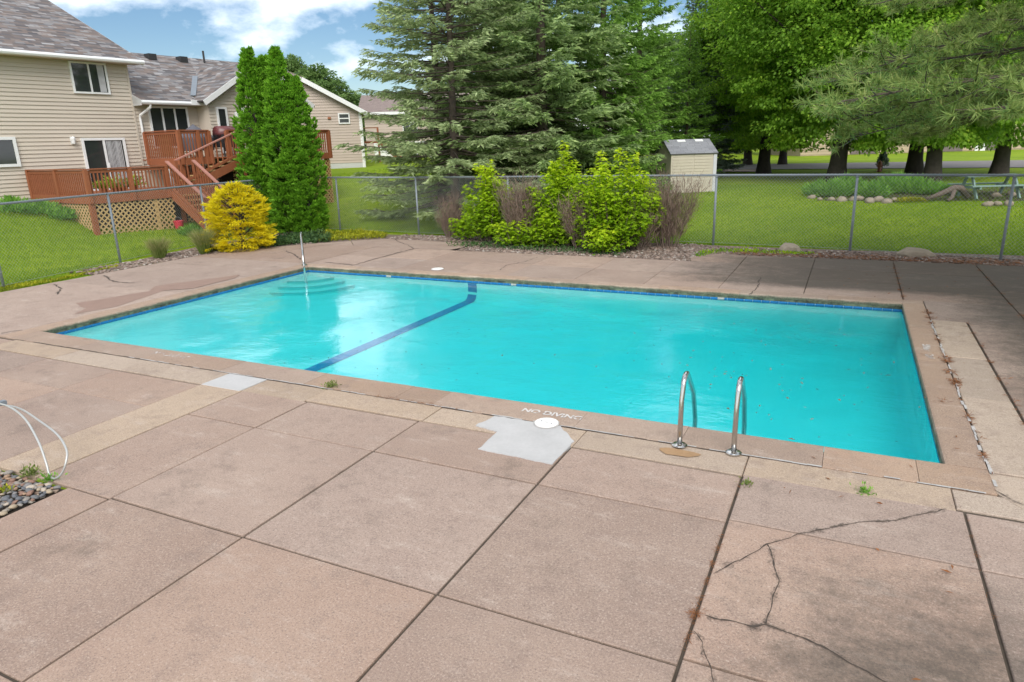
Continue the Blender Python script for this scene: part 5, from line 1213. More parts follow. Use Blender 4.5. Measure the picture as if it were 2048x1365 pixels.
for px, dep, sc, rz, lab in [(650, 62, (0.8, 0.8, 0.74), 0.0, 'distant leafy tree above the brown roof of the pinkish house'), (605, 66, (0.7, 0.7, 0.86), 2.0, 'distant leafy tree just right of the arborvitae tips'),
                             (790, 78, (1.1, 1.1, 0.62), 1.0, 'pale distant tree above the low house behind the spruce'), (845, 84, (1.2, 1.2, 0.66), 3.0, 'pale distant tree seen through the sparse spruce boughs'), (900, 76, (1.1, 1.1, 0.7), 4.4, 'distant tree behind the trunk of the sparse spruce'),
                             (700, 96, (1.2, 1.2, 0.62), 5.0, 'far tree low behind the roofs between the houses'), (1330, 60, (1.2, 1.2, 0.9), 0.4, 'distant tree filling the gap between the spruces and the grey spruce'),
                             (1450, 70, (1.3, 1.3, 1.0), 1.9, 'distant tree behind the bright maple across the street'), (1620, 86, (1.5, 1.5, 1.1), 3.1, 'far tree left of the garage house across the street'), (1760, 86, (1.5, 1.5, 1.1), 0.7, 'far tree behind the roof of the garage house'), (1960, 88, (1.5, 1.5, 1.1), 2.7, 'far tree at the right behind the garage house')]:
    tree('leafy_tree', atd(px, dep), rz, lab, 'tree', grp2, cf, tf, sc)

# ---------- pine hanging in from the right
def pine(loc, label):
    r = np.random.default_rng(77); o = empty('pine_tree', loc, 0, label, 'tree'); mb = MB(); H_ = 13.0
    mb.tube([(0, 0, -0.3), (0.03, 0, 3), (0, 0.05, 7), (0, 0, H_)], [0.26, 0.2, 0.14, 0.03], 12); Q = []; VV = []
    for i in range(125):
        h = 3.2 + 8.8 * (i / 125) ** 1.6; az = i * 2.399 + r.normal(0, 0.25); f = h / H_
        Lb = (7.2 * (1 - f) ** 0.6 + 0.4) * r.uniform(0.78, 1.08); rad = np.array([math.cos(az), math.sin(az), 0]); sd = np.array([-rad[1], rad[0], 0]); dr = r.uniform(0.02, 0.16)
        pos = lambda t: rad * (Lb * t) + np.array([0, 0, h - dr * Lb * t * t * 0.9 + 0.10 * Lb * t * (1 - t)]) + sd * (0.25 * math.sin(3 * t + i))
        mb.tube([tuple(pos(t)) for t in np.linspace(0, 1, 7)], [0.034 * (1 - 0.8 * q / 6) for q in range(7)], 6, caps=False)
        for j in range(int(Lb * (8.5 if h < 7 else 2.5))):
            t = r.uniform(0.22, 1.0) ** 0.75; s = r.choice([-1, 1]); tlen = r.uniform(0.3, 1.05) * (0.35 + 0.65 * (1 - t)) + 0.18; ang = r.uniform(0.5, 1.1)
            td = unit(rad * math.cos(ang) + sd * s * math.sin(ang) + np.array([0, 0, r.normal(0.02, 0.22)])); b = pos(t)
            mb.tube([tuple(b), tuple(b + td * tlen * 0.5 + [0, 0, -0.02]), tuple(b + td * tlen)], [0.010, 0.008, 0.005], 4, caps=False)
            for k in range(r.integers(2, 5)):
                c = b + td * tlen * (1 - 0.24 * k) + r.normal(0, 0.04, 3); n_ = 32; ax = unit(td + np.array([0, 0, 0.25]) + r.normal(0, 0.25, 3))
                d = unit(ax * 0.55 + r.normal(0, 0.62, (n_, 3))); Ln = r.uniform(0.10, 0.17, n_)
                b_ = np.repeat(c[None], n_, 0) + ax * r.uniform(-0.05, 0.04, (n_, 1)); S_ = unit(np.cross(d, rvec(n_))) * 0.0075; Q.append(np.stack([b_ - S_, b_ + S_, b_ + d * Ln[:, None]], 1)); VV.append(np.clip(r.uniform(0, 0.95, n_) + (r.uniform() < 0.18) * 0.6 + (r.uniform(size=n_) < 0.05), 0, 2))
    me = quads_mesh('needles', np.concatenate(Q), M['pine'], np.concatenate(VV), per=3); part('needles', me, o); part('trunk', mb.mesh('trunk', M['bark'], True), o)
    db = MB()
    for k in range(3):
        a = np.array([-1.2 - 0.5 * k, -1.6 + 0.3 * k, 3.0 + 0.25 * k]); db.tube([tuple(a), tuple(a + [-0.8, -0.7, -0.25]), tuple(a + [-1.5, -1.1, -0.55])], [0.018, 0.012, 0.004], 5); db.tube([tuple(a + [-0.8, -0.7, -0.25]), tuple(a + [-1.1, -1.2, -0.2])], [0.009, 0.003], 5)
    db.build('dead_branch', M['twig'], o)
pine((5.3, 13.6, -0.03), 'long needled pine reaching in from the right edge over the deck')

# ---------- arborvitae cluster
def column_mesh(R_, H_, n, seed, mat='arb', prof=None, size=(0.13, 0.07), lump=0.26, up=0.75):
    r = np.random.default_rng(seed); z = r.uniform(0, 1, n) ** 0.95; az = r.uniform(0, 2 * PI, n)
    pr = prof(z); lum = np.array([mnoise.noise(Vector((math.cos(a) * 2.2, math.sin(a) * 2.2, zz * H_ * 1.25 + seed * 5))) for a, zz in zip(az, z)]); lum2 = np.array([mnoise.noise(Vector((math.cos(a) * 5, math.sin(a) * 5, zz * H_ * 3.2 + seed * 3))) for a, zz in zip(az, z)])
    rr = R_ * pr * (1 + lump * 1.5 * lum + lump * lum2) * (1 - np.abs(r.normal(0, 0.10, n))); rad = np.c_[np.cos(az), np.sin(az), np.zeros(n)]
    P = rad * rr[:, None] + np.c_[np.zeros((n, 2)), z * H_]; d = unit(rad * 0.7 + np.array([0, 0, up]) + r.normal(0, 0.35, (n, 3))); nn = unit(rad + r.normal(0, 0.6, (n, 3)))
    tone = np.clip(r.uniform(0, 0.9, n) + 0.9 * lum2 + (r.uniform(size=n) < 0.15) * 0.5, 0, 2)
    return quads_mesh('foliage', leaves(P - d * size[0] * 0.6, d, nn, size[0] * r.uniform(0.7, 1.4, n), size[1] * r.uniform(0.7, 1.3, n), 0.15), M[mat], tone)
def clump_column(R_, H_, ncl, per, seed, mat, prof, size=(0.11, 0.045), reach=0.20, lump=0.22, rise=0.8, thin=1.0, base_z=0.0, tone0=0.1):
    """conical evergreen: upright sprays set in clumps of uneven reach, gaps between them"""
    r = np.random.default_rng(seed); z = r.uniform(0, 1, ncl) ** 1.05; az = r.uniform(0, 2 * PI, ncl)
    lum = np.array([mnoise.noise(Vector((math.cos(a) * 1.8, math.sin(a) * 1.8, zz * H_ * 1.1 + seed * 5))) for a, zz in zip(az, z)])
    rr = R_ * prof(z) * (1 + lump * 1.4 * lum) * r.uniform(0.74, 1.03, ncl); rad = np.c_[np.cos(az), np.sin(az), np.zeros(ncl)]; tan = np.c_[-np.sin(az), np.cos(az), np.zeros(ncl)]
    C = rad * rr[:, None] + np.c_[np.zeros((ncl, 2)), base_z + z * H_]; i = np.repeat(np.arange(ncl), per); n = len(i); k = r.uniform(0, 1, n) ** 0.6; sz = r.uniform(0.6, 1.35, ncl)[i] * (0.45 + 0.55 * np.minimum(1, prof(z)[i] * 1.6))
    ax = unit(rad * 0.8 + np.array([0, 0, rise]) + r.normal(0, 0.25, (ncl, 3)))
    sidew = r.normal(0, 0.42, n) * (1 - 0.4 * k); P = C[i] + ax[i] * (k * reach * sz)[:, None] + tan[i] * (sidew * reach * sz * 0.75)[:, None] + r.normal(0, 0.012, (n, 3))
    d = unit(ax[i] + tan[i] * sidew[:, None] * 1.1 + r.normal(0, 0.28, (n, 3))); nn = unit(rad[i] * 0.7 + r.normal(0, 0.6, (n, 3)))
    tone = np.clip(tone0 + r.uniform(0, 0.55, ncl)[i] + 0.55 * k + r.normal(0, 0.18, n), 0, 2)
    return quads_mesh('foliage', leaves(P, d, nn, size[0] * r.uniform(0.7, 1.3, n), size[1] * thin * r.uniform(0.7, 1.3, n), 0.15), M[mat], tone)
aprof = lambda z: np.clip(np.minimum((z + 0.08) / 0.16, 1.0) ** 0.5 * (1 - np.clip((z - 0.25) / 0.75, 0, 1) ** 1.9) + 0.04, 0.04, 1)
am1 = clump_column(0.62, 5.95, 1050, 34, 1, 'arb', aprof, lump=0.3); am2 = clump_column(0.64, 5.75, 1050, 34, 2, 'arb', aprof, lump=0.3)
def core(H_, R_, mat='barkdark'):
    mb = MB(); mb.tube([(0, 0, -0.2), (0, 0, 0.4), (0.03, 0, H_ * 0.5), (0, 0, H_ * 0.94)], [0.09, 0.07, 0.05, 0.01], 8)
    for i in range(60):
        a = i * 2.4; z = 0.3 + H_ * 0.85 * i / 60; l = R_ * 0.75 * (1 - (z / H_) ** 2.6) ** 0.75; mb.tube([(0, 0, z), (l * math.cos(a), l * math.sin(a), z + l * 0.9)], [0.018, 0.006], 4, caps=False)
    return mb.mesh('trunk', M[mat], True)
ct = core(6.0, 0.8)
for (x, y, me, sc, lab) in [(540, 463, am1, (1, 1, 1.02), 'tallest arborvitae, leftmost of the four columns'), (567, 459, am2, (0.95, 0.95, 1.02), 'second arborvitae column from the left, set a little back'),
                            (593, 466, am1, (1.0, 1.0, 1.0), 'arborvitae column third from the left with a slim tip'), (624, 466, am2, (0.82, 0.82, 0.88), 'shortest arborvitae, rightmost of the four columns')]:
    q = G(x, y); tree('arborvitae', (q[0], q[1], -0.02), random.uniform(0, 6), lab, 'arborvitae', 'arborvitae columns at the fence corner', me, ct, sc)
# ---------- gold thread cypress
gprof = lambda z: np.clip((1 - z ** 2.2) ** 0.75 * np.minimum((z + 0.35) / 0.5, 1), 0.05, 1)
def bush_gold(): return clump_column(0.80, 1.82, 600, 46, 43, 'gold', gprof, (0.10, 0.019), 0.26, 0.55, 0.10, 1.0, 0.06, 0.15)
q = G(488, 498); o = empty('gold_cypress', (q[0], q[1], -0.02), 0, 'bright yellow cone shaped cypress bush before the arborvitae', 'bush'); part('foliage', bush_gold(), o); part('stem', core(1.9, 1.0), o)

# ---------- shrub row in front of the back fence
def lime_shrub(loc, W_, H_, nst, label, seed, lean=(0, 0), low=0.0, leaf=0.11):
    r = np.random.default_rng(seed); o = empty('leafy_shrub', loc, 0, label, 'shrub', 'lime green shrubs along the back fence'); mb = MB(); Q = []; VV = []
    for i in range(nst):
        a = r.uniform(0, 2 * PI); sp = r.uniform(0, 1) ** 0.6; h = H_ * (1 - 0.45 * sp ** 2) * r.uniform(0.45, 1.12); tip = np.array([math.cos(a) * W_ * sp + lean[0], math.sin(a) * 0.6 * W_ * sp + lean[1], h]); b = np.array([tip[0] * 0.25, tip[1] * 0.25, 0])
        mid_ = (b + tip) / 2 + np.array([tip[0] * 0.12, tip[1] * 0.12, 0.1]); ps = [b * (1 - t) ** 2 + 2 * mid_ * t * (1 - t) + tip * t * t for t in np.linspace(0, 1, 8)]
        mb.tube([tuple(p) for p in ps], [0.014 * (1 - 0.75 * k / 7) for k in range(8)], 4, caps=False)
        nl_ = int(h / 0.012); t = low + (1 - low) * r.uniform(0.08, 1, nl_) ** 0.8; p = b * ((1 - t) ** 2)[:, None] + 2 * mid_ * (t * (1 - t))[:, None] + tip * (t * t)[:, None]
        az = r.uniform(0, 2 * PI, nl_); ext = r.uniform(0.02, 0.30, nl_) * (1.15 - 0.85 * t); hd = np.c_[np.cos(az), np.sin(az), np.zeros(nl_)]
        P = p + hd * ext[:, None] + r.normal(0, 0.03, (nl_, 3)); d = unit(hd + np.c_[np.zeros((nl_, 2)), r.normal(-0.25, 0.3, nl_)]); nn = unit(np.array([0, 0, 1.0]) + hd * 0.3 + r.normal(0, 0.35, (nl_, 3)))
        # lobed leaf: three kites
        for da, k in ((0, 1.0), (0.7, 0.72), (-0.7, 0.72)):
            S = unit(np.cross(d, nn)); dd = d * math.cos(da) + S * math.sin(da); Q.append(leaves(P, dd, nn, leaf * k * (0.75 + 0.5 * r.uniform(size=nl_)), leaf * 0.5 * k, 0.15))
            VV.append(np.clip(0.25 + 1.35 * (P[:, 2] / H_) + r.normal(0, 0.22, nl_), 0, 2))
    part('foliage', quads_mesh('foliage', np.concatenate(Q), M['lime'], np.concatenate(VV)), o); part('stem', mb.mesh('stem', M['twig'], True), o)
def twig_shrub(loc, W_, H_, n, label, seed, flare=0.5):
    """leafless bush: forking twigs fanning from the ground"""
    r = np.random.default_rng(seed); o = empty('bare_shrub', loc, 0, label, 'shrub', 'bare brown shrubs along the back fence'); Q = []; VV = []; mb = MB()
    for i in range(n):
        a = r.uniform(0, 2 * PI); sp = r.uniform(0, 1) ** 0.7; b = np.array([math.cos(a) * W_ * 0.22 * sp, math.sin(a) * W_ * 0.16 * sp, 0]); d = unit(np.array([math.cos(a) * flare * sp, math.sin(a) * flare * 0.6 * sp, 1.0]) + r.normal(0, 0.08, 3)); l = H_ * r.uniform(0.55, 1.0)
        if i < 40: mb.tube([tuple(b), tuple(b + d * l * 0.4), tuple(b + d * l * 0.8 + r.normal(0, 0.04, 3))], [0.013, 0.009, 0.004], 5, caps=False)
        m_ = 34; t = r.uniform(0.18, 1, m_); P = b + d * (l * t)[:, None] + r.normal(0, 0.035, (m_, 3)) * t[:, None] * 2; dd = unit(d * 1.0 + r.normal(0, 0.42, (m_, 3)) + np.array([0, 0, 0.25])); Ls = r.uniform(0.12, 0.34, m_)
        Q.append(leaves(P, dd, rvec(m_), Ls, r.uniform(0.006, 0.012, m_), 0.2)); VV.append(r.uniform(0, 1.7, m_))
    part('twigs', quads_mesh('twigs', np.concatenate(Q), M['deadtwig'], np.concatenate(VV)), o); part('stem', mb.mesh('stem', M['twig'], True), o)
def gl(px, py): 
    q = G(px, py); return (q[0], q[1], -0.02)
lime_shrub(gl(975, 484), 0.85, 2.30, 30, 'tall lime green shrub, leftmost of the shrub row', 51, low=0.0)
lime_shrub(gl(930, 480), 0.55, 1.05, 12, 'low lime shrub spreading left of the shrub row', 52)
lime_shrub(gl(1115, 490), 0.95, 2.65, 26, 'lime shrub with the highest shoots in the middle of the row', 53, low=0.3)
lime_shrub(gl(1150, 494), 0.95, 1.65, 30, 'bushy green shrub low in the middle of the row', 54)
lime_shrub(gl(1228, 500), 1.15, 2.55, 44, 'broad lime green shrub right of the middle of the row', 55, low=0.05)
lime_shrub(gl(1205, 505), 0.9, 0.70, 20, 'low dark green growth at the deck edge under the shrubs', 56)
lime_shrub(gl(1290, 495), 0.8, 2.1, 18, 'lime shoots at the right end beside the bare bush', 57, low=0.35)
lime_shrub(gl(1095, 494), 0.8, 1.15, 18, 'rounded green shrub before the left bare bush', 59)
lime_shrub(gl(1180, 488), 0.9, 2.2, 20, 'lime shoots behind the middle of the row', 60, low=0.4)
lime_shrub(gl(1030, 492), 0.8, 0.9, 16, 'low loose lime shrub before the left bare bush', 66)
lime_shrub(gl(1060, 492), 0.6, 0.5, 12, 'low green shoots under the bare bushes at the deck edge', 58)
twig_shrub(gl(1048, 489), 1.2, 1.95, 190, 'bare brown bush between the two left lime shrubs', 61, 0.34)
twig_shrub(gl(1165, 497), 1.1, 1.55, 110, 'bare brown bush behind the middle shrubs', 62, 0.40)
twig_shrub(gl(1335, 494), 1.3, 1.95, 170, 'fanned bare brown bush at the right end of the row', 63, 0.42)
twig_shrub(gl(900, 474), 0.7, 1.35, 45, 'small bare brown bush at the left end of the row', 64, 0.35)
twig_shrub(gl(1270, 499), 1.0, 1.45, 60, 'low bare bush in front of the broad lime shrub', 65, 0.45)

# ---------- grasses and ground cover
def tuft(loc, n, h, sp, label, seed):
    r = np.random.default_rng(seed); o = empty('ornamental_grass', loc, 0, label, 'grass tuft', 'grass tufts by the left fence'); a = r.uniform(0, 2 * PI, n); s = np.abs(r.normal(0, 0.30, n)); b = np.c_[np.cos(a) * 0.16 * r.uniform(0, 1, n), np.sin(a) * 0.16 * r.uniform(0, 1, n), np.zeros(n)]
    d = unit(np.c_[np.cos(a) * s * sp, np.sin(a) * s * sp, np.ones(n)]); l = h * r.uniform(0.5, 1.0, n); m_ = b + d * (l * 0.6)[:, None]; d2 = unit(d + np.c_[np.cos(a) * 0.35, np.sin(a) * 0.35, -0.1 * np.ones(n)]); t_ = np.clip(r.uniform(0, 1.2, n), 0, 2)
    V = np.concatenate([leaves(b, d, rvec(n), l * 0.7, 0.010, 0.1), leaves(m_, d2, rvec(n), l * 0.5, 0.008, 0.1)]); part('blades', quads_mesh('blades', V, M['tuft'], np.r_[t_, np.clip(t_ + 0.7, 0, 2)]), o)
    part('crown', quads_mesh('crown', leaves(b[:200], d[:200], rvec(200), 0.25, 0.02, 0.1), M['tuft'], r.uniform(0, 0.5, 200)), o)
tuft(gl(320, 516), 1100, 0.62, 0.8, 'left of the two grass tufts at the fence', 71); tuft(gl(410, 507), 1200, 0.75, 0.8, 'grass tuft beside the yellow cypress bush', 72)
def cover(name, poly_px, n, mat, h, size, label, cat, seed):
    r = np.random.default_rng(seed); P = [G(*p)[:2] for p in poly_px]; P = np.array(P); lo, hi = P.min(0), P.max(0); pts = []
    def inside(q):
        c = False; j = len(P) - 1
        for i in range(len(P)):
            if (P[i][1] > q[1]) != (P[j][1] > q[1]) and q[0] < (P[j][0] - P[i][0]) * (q[1] - P[i][1]) / (P[j][1] - P[i][1]) + P[i][0]: c = not c
            j = i
        return c
    while len(pts) < n:
        q = r.uniform(lo, hi)
        if inside(q): pts.append(q)
    pts = np.array(pts); k = np.array([mnoise.noise(Vector((x * 1.6, y * 1.6, seed))) for x, y in pts]); z = r.uniform(0, 1, n) * h * np.clip(0.55 + 0.9 * k, 0.1, 1.4); d = unit(r.normal(0, 0.7, (n, 3)) + np.array([0, 0, 0.5]))
    me = quads_mesh(name, leaves(np.c_[pts, z - 0.01], d, unit(r.normal(0, 0.6, (n, 3)) + np.array([0, 0, 1])), size * r.uniform(0.7, 1.4, n), size * 0.5, 0.15), M[mat], np.clip(r.uniform(0, 1, n) + k * 0.8, 0, 2))
    return tag(link(bpy.data.objects.new(name, me)), label, cat, kind='stuff')
cover('creeping_juniper', [(425, 504), (520, 496), (600, 488), (660, 484), (665, 472), (610, 468), (545, 478), (470, 495)], 7000, 'juniper', 0.20, 0.09, 'dark green creeping juniper along the deck edge by the cypress', 'ground cover', 81)
cover('yellow_sedum', [(640, 484), (700, 480), (772, 476), (775, 470), (720, 464), (660, 466), (635, 472)], 4200, 'sedum', 0.15, 0.07, 'yellow green ground cover along the deck edge right of the arborvitae', 'ground cover', 82)
cover('moss_edge', [(0, 585), (110, 562), (235, 535), (236, 532), (120, 556), (0, 574)], 1800, 'sedum', 0.04, 0.045, 'mossy yellow green weeds along the left deck edge', 'ground cover', 83)
cover('ground_ivy', [(890, 493), (960, 496), (1090, 505), (1240, 512), (1260, 505), (1100, 493), (960, 484)], 1700, 'juniper', 0.10, 0.07, 'low green weeds at the foot of the shrub row', 'ground cover', 84)
cover('bed_weeds', [(1395, 515), (1440, 505), (1600, 511), (1640, 508), (1440, 498), (1385, 508)], 900, 'lime', 0.06, 0.06, 'green weeds in the gravel behind the far deck', 'ground cover', 85)
# litter and gravel in the beds
def in_rects(rects, n):
    A = np.array([(b - a) * (d - c) for a, b, c, d in rects]); idx = rng.choice(len(rects), n, p=A / A.sum()); R_ = np.array(rects)[idx]; return np.c_[rng.uniform(R_[:, 0], R_[:, 1]), rng.uniform(R_[:, 2], R_[:, 3])]
q = in_rects([(-9.7, -3.35, 16.33, 19.0), (-3.3, 5.5, 17.55, 18.75), (-13.2, -9.7, 17.9, 19.0)], 7500); stones_stuff('bed_gravel', np.c_[q, np.full(len(q), -0.004)], 0.018, 0.05, M['gravel'], bed_back)
q = in_rects([(-17.6, -16.55, 10.5, 13.6), (-17.9, -16.2, 13.6, 15.2), (-17.9, -15.0, 16.2, 18.5)], 2600); stones_stuff('bed_gravel', np.c_[q, np.full(len(q), -0.004)], 0.018, 0.05, M['gravel'], bed_left)
# lawn blades
def lawn(name, n, x0, x1, y0, y1, label, lw=(0.07, 0.012), cond=None):
    x = rng.uniform(x0, x1, n); y = y0 + (y1 - y0) * rng.uniform(0, 1, n) ** 1.5; k = np.ones(n, bool) if cond is None else cond(x, y); x, y = x[k], y[k]; n = len(x); P = np.c_[x, y, gz(x, y) - 0.005]
    pt = np.array([mnoise.noise(Vector((a * 0.7, b * 0.7, 4))) + 0.6 * mnoise.noise(Vector((a * 3, b * 3, 9))) for a, b in zip(x, y)]); d = unit(rng.normal(0, 0.45, (n, 3)) + np.array([0, 0, 1])); L_ = lw[0] * rng.uniform(0.6, 1.4, n) * (1 + 0.4 * pt); W_ = lw[1] * (1 + 0.03 * (y - 12)); S = unit(np.cross(d, rvec(n)))
    V = np.stack([P - S * W_[:, None] * 0.5, P + S * W_[:, None] * 0.5, P + d * L_[:, None]], 1); me = quads_mesh(name, V, M['grassb'], np.clip(0.55 + 0.55 * pt + rng.normal(0, 0.25, n), 0, 2), per=3); return tag(link(bpy.data.objects.new(name, me)), label, 'grass', kind='stuff')
lawn('lawn_grass', 120000, -13, 9, 19.2, 33, 'mown green lawn grass behind the back fence')
lawn('lawn_grass', 90000, -26, -17.2, 4.5, 24, 'longer green lawn grass between the left fence and the house', (0.10, 0.014), cond=lambda x, y: x < -17.2 - 0.19 * (y - 8.7) + (y < 8.7) * 0.5)
lawn('lawn_grass', 40000, -24, -9, 19.4, 40, 'sunny lawn grass rising to the pinkish house', (0.07, 0.014))
lawn('lawn_grass', 16000, -17.4, -16.5, 5.0, 12.4, 'thin mossy grass strip along the left deck edge', (0.04, 0.01), cond=lambda x, y: x > -17.0 - 0.19 * (y - 8.7))

# ---------- flower bed with edging stones beyond the back lawn
grp3 = 'edging stones of the flower bed'
rk = [rockmesh('stone', M['rock'], 20 + s, 2, 0.35, (1, 0.8, 0.65)) for s in range(4)]
labs = ['leftmost', 'second from left', 'third from left', 'fourth from left', 'fifth from left', 'sixth from left', 'seventh from left', 'eighth from left', 'ninth from left']
for i, (px, py, r) in enumerate([(1623, 398, 0.15), (1640, 402, 0.12), (1663, 402, 0.14), (1684, 403, 0.19), (1706, 402, 0.17), (1718, 400, 0.16), (1738, 406, 0.20), (1772, 407, 0.17), (1790, 404, 0.16)]):
    q = GP(px, py); o = bpy.data.objects.new('edging_stone', rk[i % 4]); link(o); o.location = on_ground(q, 0.04); o.scale = (r, r, r); o.rotation_euler = (0, 0, i * 1.3); tag(o, labs[i] + ' tan edging stone of the flower bed beyond the lawn', 'stone', grp3)
def clump(px, py, w, h, n, mat, label, seed, size=(0.28, 0.035)):
    r = np.random.default_rng(seed); q = GP(px, py); o = empty('garden_plant', on_ground(q), 0, label, 'plant', 'perennials in the flower bed'); a = r.uniform(0, 2 * PI, n); s = r.uniform(0, 1, n); b = np.c_[np.cos(a) * w * s, np.sin(a) * w * s * 0.7, h * 0.6 * r.uniform(0, 1, n) * (1 - 0.4 * s)]
    d = unit(np.c_[np.cos(a) * s * 0.9, np.sin(a) * s * 0.9, np.ones(n) * 0.8] + r.normal(0, 0.3, (n, 3))); part('leaves', quads_mesh('leaves', leaves(b, d, rvec(n), size[0] * r.uniform(0.6, 1.3, n), size[1] * r.uniform(0.7, 1.3, n), 0.1), M[mat], np.clip(r.uniform(0, 1.3, n), 0, 2)), o)
    part('stems', quads_mesh('stems', leaves(b[:60] * [0.5, 0.5, 0], d[:60] + [0, 0, 1], rvec(60), h * 0.8, 0.012, 0.1), M['herb'], r.uniform(0, 0.5, 60)), o)
for i, (px, py, w, h, mt, lab) in enumerate([(1637, 392, 0.40, 0.55, 'herb', 'bluish green iris clump at the left end of the flower bed'), (1665, 395, 0.45, 0.65, 'herb', 'broad green clump second in the flower bed'), (1690, 388, 0.45, 0.75, 'herb', 'tall green clump left of the fence post in the flower bed'), (1712, 392, 0.35, 0.6, 'herb', 'green clump behind the fence post'),
                                         (1745, 396, 0.40, 0.55, 'herb', 'leafy clump right of the fence post'), (1770, 388, 0.40, 0.7, 'herb', 'dusty green clump in the middle of the flower bed'), (1792, 382, 0.4, 0.7, 'herb', 'feathery clump before the leaning maple trunk'), (1830, 388, 0.6, 0.65, 'herb', 'wide strap leaved clump before the maple trunks'), (1872, 390, 0.5, 0.35, 'herb', 'low green clump before the rough maple trunk')]):
    clump(px, py, w * 1.2, h * 1.25, 800, mt, lab, 100 + i)
for i, (px, py, w, h, lab) in enumerate([(25, 425, 0.7, 0.7, 'dark green shrub at the foot of the house wall, far left'), (85, 428, 0.6, 0.6, 'leafy weeds left of the deck lattice'), (130, 440, 0.5, 0.5, 'low weeds at the left lattice panel'), (340, 425, 0.55, 0.95, 'leafy green bush before the right end of the lattice'), (320, 446, 0.5, 0.4, 'low weeds under the right end of the lattice'), (385, 470, 0.5, 0.4, 'tall weeds at the foot of the stairs')]):
    clump(px, py, w, h, 700, 'herb', lab, 160 + i, (0.16, 0.05))
clump(1818, 404, 0.55, 0.16, 800, 'sedum', 'bright lime carpet plant at the bed edge', 130, (0.09, 0.05))
bs = strip_ground('flower_bed', [(x, 403 - 16 * max(0, (1650 - x) / 40)) for x in range(1612, 2060, 20)], [(x, 374 + 10 * max(0, (1650 - x) / 40)) for x in range(1612, 2060, 20)], 'soil', 0.012)
# driftwood, picnic table, hydrant, loose rocks
q = GP(1912, 402); lg = empty('driftwood_log', on_ground(q), FR, 'forked grey driftwood log beside the picnic table', 'log')
MB().tube([(-1.0, 0, 0.08), (-0.5, 0.1, 0.22), (-0.1, 0, 0.42), (0.1, 0, 0.40), (0.35, -0.1, 0.1)], [0.05, 0.09, 0.11, 0.11, 0.08], 9).build('limb', plain('weathered_wood', (0.13, 0.10, 0.08), 0.95, 0.35, 5, bump=0.8), lg, smooth=True)
MB().tube([(-0.1, 0, 0.38), (-0.25, -0.15, 0.1), (-0.4, -0.2, 0.02)], [0.08, 0.06, 0.05], 8).build('limb', bpy.data.materials['weathered_wood'], lg, smooth=True)
q = GP(1975, 396); tbl = empty('picnic_table', on_ground(q), FR - 0.05, 'weathered green picnic table behind the right fence panel', 'picnic table'); M['tablegreen'] = plain('green_grey_boards', (0.20, 0.29, 0.26), 0.8, 0.2, 3)
for i in range(5): MB().box(-0.95, 0.95, -0.36 + i * 0.147, -0.23 + i * 0.147, 0.71, 0.75).build('top_board', M['tablegreen'], tbl)
for y in (-0.72, 0.55): MB().box(-0.95, 0.95, y, y + 0.24, 0.41, 0.45).build('seat_board', M['tablegreen'], tbl)
for x in (-0.68, 0.68):
    MB().bar((x, -0.55, 0), (x, -0.15, 0.71), 0.05, 0.10).build('leg', M['tablegreen'], tbl); MB().bar((x, 0.55, 0), (x, 0.15, 0.71), 0.05, 0.10).build('leg', M['tablegreen'], tbl); MB().box(x - 0.03, x + 0.03, -0.70, 0.78, 0.33, 0.41).build('seat_beam', M['tablegreen'], tbl)
for i, (px, py, r, l) in enumerate([(1975, 413, 0.16, 'pinkish stone under the picnic table, leftmost of its row'), (1995, 412, 0.15, 'flat stone before the picnic table, next to the pinkish one'), (2018, 412, 0.17, 'pale stone before the picnic table at the right'), (1992, 395, 0.16, 'round tan stone under the picnic table seat'), (2022, 392, 0.17, 'round tan stone right of the picnic table legs'), (1755, 404, 0.22, 'grey boulder among the tan edging stones')]):
    q = GP(px, py); o = bpy.data.objects.new('garden_stone', rk[i % 4]); link(o); o.location = on_ground(q, 0.05); o.scale = (r, r, r); o.rotation_euler = (0, 0, i * 2.1); tag(o, l, 'stone', 'stones near the picnic table')
q = GP(1758, 344); hy = empty('fire_hydrant', on_ground(q), 0, 'orange fire hydrant far back on the lawn between maple trunks', 'hydrant'); M['orange'] = plain('orange_paint', (0.36, 0.13, 0.075), 0.5, 0.1, 3)
MB().lathe((0, 0, 0), [(0.13, 0), (0.13, 0.05), (0.09, 0.06), (0.09, 0.38), (0.11, 0.39), (0.11, 0.42), (0.08, 0.50), (0.025, 0.54), (0.025, 0.58)], 12).build('barrel', M['orange'], hy); MB().tube([(-0.15, 0, 0.30), (0.15, 0, 0.30)], 0.045, 8).build('outlet', M['orange'], hy)
q = GP(1763, 341); o = empty('garden_plant', on_ground(q), 0, 'small blue green conifer standing behind the hydrant', 'plant'); part('foliage', column_mesh(0.30, 1.0, 900, 9, mat='spruce4', prof=lambda z: 1.02 - z, size=(0.14, 0.06)), o).location.z = 0.25; part('stem', trunk_mesh(1.0, 0.04), o)
for (px, py, sx_, sy, sz, lab, sd) in [(1580, 504, 0.27, 0.17, 0.17, 'flat tan rock with slanting face at the back fence', 3), (1833, 513, 0.42, 0.17, 0.15, 'long flat grey rock slab at the edge of the far deck', 8)]:
    q = G(px, py); me = rockmesh('rock', M['rock'], 40 + sd, 2, 0.30, (1, 1, 1)); o = bpy.data.objects.new('rock', me); link(o); o.location = (q[0], q[1], 0.04); o.scale = (sx_, sy, sz); o.rotation_euler = (0, 0.06, 0.15); tag(o, lab, 'rock')
    me.polygons.foreach_set('use_smooth', [False] * len(me.polygons))

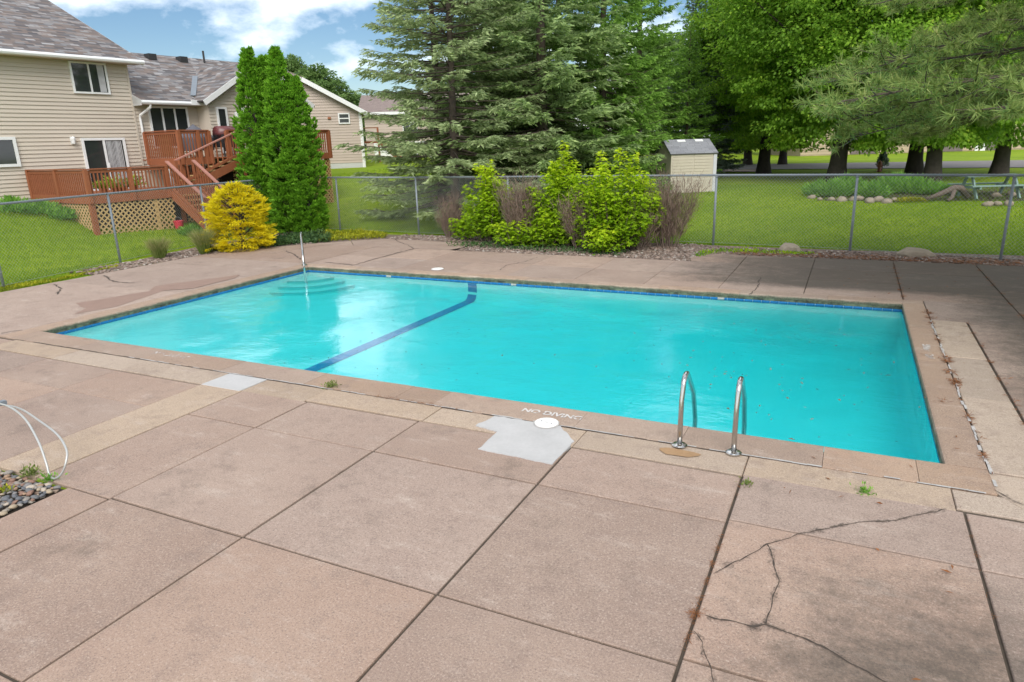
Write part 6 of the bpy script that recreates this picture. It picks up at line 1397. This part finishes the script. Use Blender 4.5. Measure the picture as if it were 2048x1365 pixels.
# ---------- weeds in the joints, fallen needles, specks on the water
def weed(px, py, n, h, label, mat='lime'):
    q = G(px, py); o = empty('weed', (q[0], q[1], 0.0), 0, label, 'weed', 'weeds in the deck joints'); d = unit(rng.normal(0, 0.6, (n, 3)) + np.array([0, 0, 0.8])); P = np.c_[rng.normal(0, 0.03, (n, 2)), np.zeros(n)] + d * rng.uniform(0, h, (n, 1))
    P[:, 2] = np.abs(P[:, 2]); part('leaves', quads_mesh('leaves', leaves(P, d, rvec(n), 0.035, 0.016), M[mat], rng.uniform(0, 1.2, n)), o); part('stems', quads_mesh('stems', leaves(P * [0.3, 0.3, 0], d, rvec(n), h, 0.004), M[mat], rng.uniform(0, 0.4, n)), o)
weed(662, 775, 80, 0.08, 'green weed growing between near coping and strip', 'tuft'); weed(1728, 985, 50, 0.05, 'small weed in the joint right of the ladder', 'herb'); weed(60, 952, 90, 0.09, 'weed at the corner of the pebble bed', 'tuft'); weed(98, 962, 50, 0.06, 'weed at the foot of the steel hoop', 'herb'); weed(10, 985, 40, 0.06, 'tiny weed among the river pebbles', 'sedum')
weed(1492, 970, 30, 0.03, 'thin weeds in the joint below the right ladder rail', 'tuft')
M['litter'] = leafmat('fallen_needles', (0.16, 0.060, 0.022), (0.30, 0.12, 0.045), (0.10, 0.06, 0.03), 0.1, 0.9)
def litter(name, pts, label, size=(0.05, 0.008), z=0.008):
    n = len(pts); d = unit(np.c_[rng.normal(size=(n, 2)), rng.normal(0.05, 0.12, n)]); me = quads_mesh(name, leaves(np.c_[pts, np.full(n, z) + rng.uniform(0, 0.012, n)], d, unit(rng.normal(0, 0.3, (n, 3)) + np.array([0, 0, 1])), size[0] * rng.uniform(0.5, 1.5, n), size[1] * rng.uniform(0.6, 1.5, n), 0.2), M['litter'], rng.uniform(0, 1.6, n)); return tag(link(bpy.data.objects.new(name, me)), label, 'litter', kind='stuff')
def along(a, b, n, w):
    t = rng.uniform(0, 1, n)[:, None]; 
    t = np.clip(t + 0.04 * np.sin(t * 40), 0, 1); return np.array(a) + (np.array(b) - np.array(a)) * t + rng.normal(0, w, (n, 2))
pts = np.concatenate([along((-0.61, 3.3), (-0.61, 4.6), 260, 0.008), np.array([-0.61, 3.66]) + rng.normal(0, 0.022, (110, 2)), along((-0.61, 5.0), (-0.61, 6.0), 40, 0.008), along((1.01, 4.2), (1.0, 5.7), 60, 0.01), along((-4.8, 6.045), (-3.9, 6.045), 240, 0.018), along((-5.5, 6.04), (-3.4, 6.04), 120, 0.012)])
litter('joint_litter', pts, 'rusty needle litter caught in the deck joints near the ladder', (0.025, 0.003))
pts = np.concatenate([along((1.285, 6.3), (1.285, 12.6), 260, 0.012)] + [np.array([1.29, y]) + rng.normal(0, 0.035, (45, 2)) for y in (12.1, 12.4, 9.9, 9.75, 9.3, 8.95, 8.9)] + [along((0.99, 13.3), (0.99, 17), 220, 0.012), along((1.76, 7.4), (1.76, 11.9), 160, 0.012), along((2.55, 12.3), (2.55, 17.4), 140, 0.015), np.array([1.1, 8.2]) + rng.normal(0, 0.03, (16, 2)), np.array([1.1, 9.95]) + rng.normal(0, 0.05, (20, 2))])
litter('needle_litter', pts, 'rusty pine needle litter along the right coping and deck joints', (0.055, 0.007))
litter('edge_litter', np.c_[rng.uniform(-2.5, 6, 2600), 17.52 + np.abs(rng.normal(0, 0.35, 2600))], 'brown needle litter along the far edge of the deck', (0.09, 0.014))
litter('scattered_litter', np.c_[rng.uniform(-0.5, 4.5, 150), rng.uniform(3.2, 17, 150)], 'scattered brown bits on the right part of the deck', (0.055, 0.014))
sp = np.concatenate([np.c_[rng.uniform(-3, 0.8, 70), rng.uniform(7, 11.5, 70)], np.c_[rng.uniform(-8, -3.5, 45), rng.uniform(6.9, 10, 45)], np.array([-1.2, 9.0]) + rng.normal(0, 0.4, (30, 2))])
litter('floating_specks', sp, 'small leaf specks floating on the pool water', (0.035, 0.016), z=WZ + 0.003)
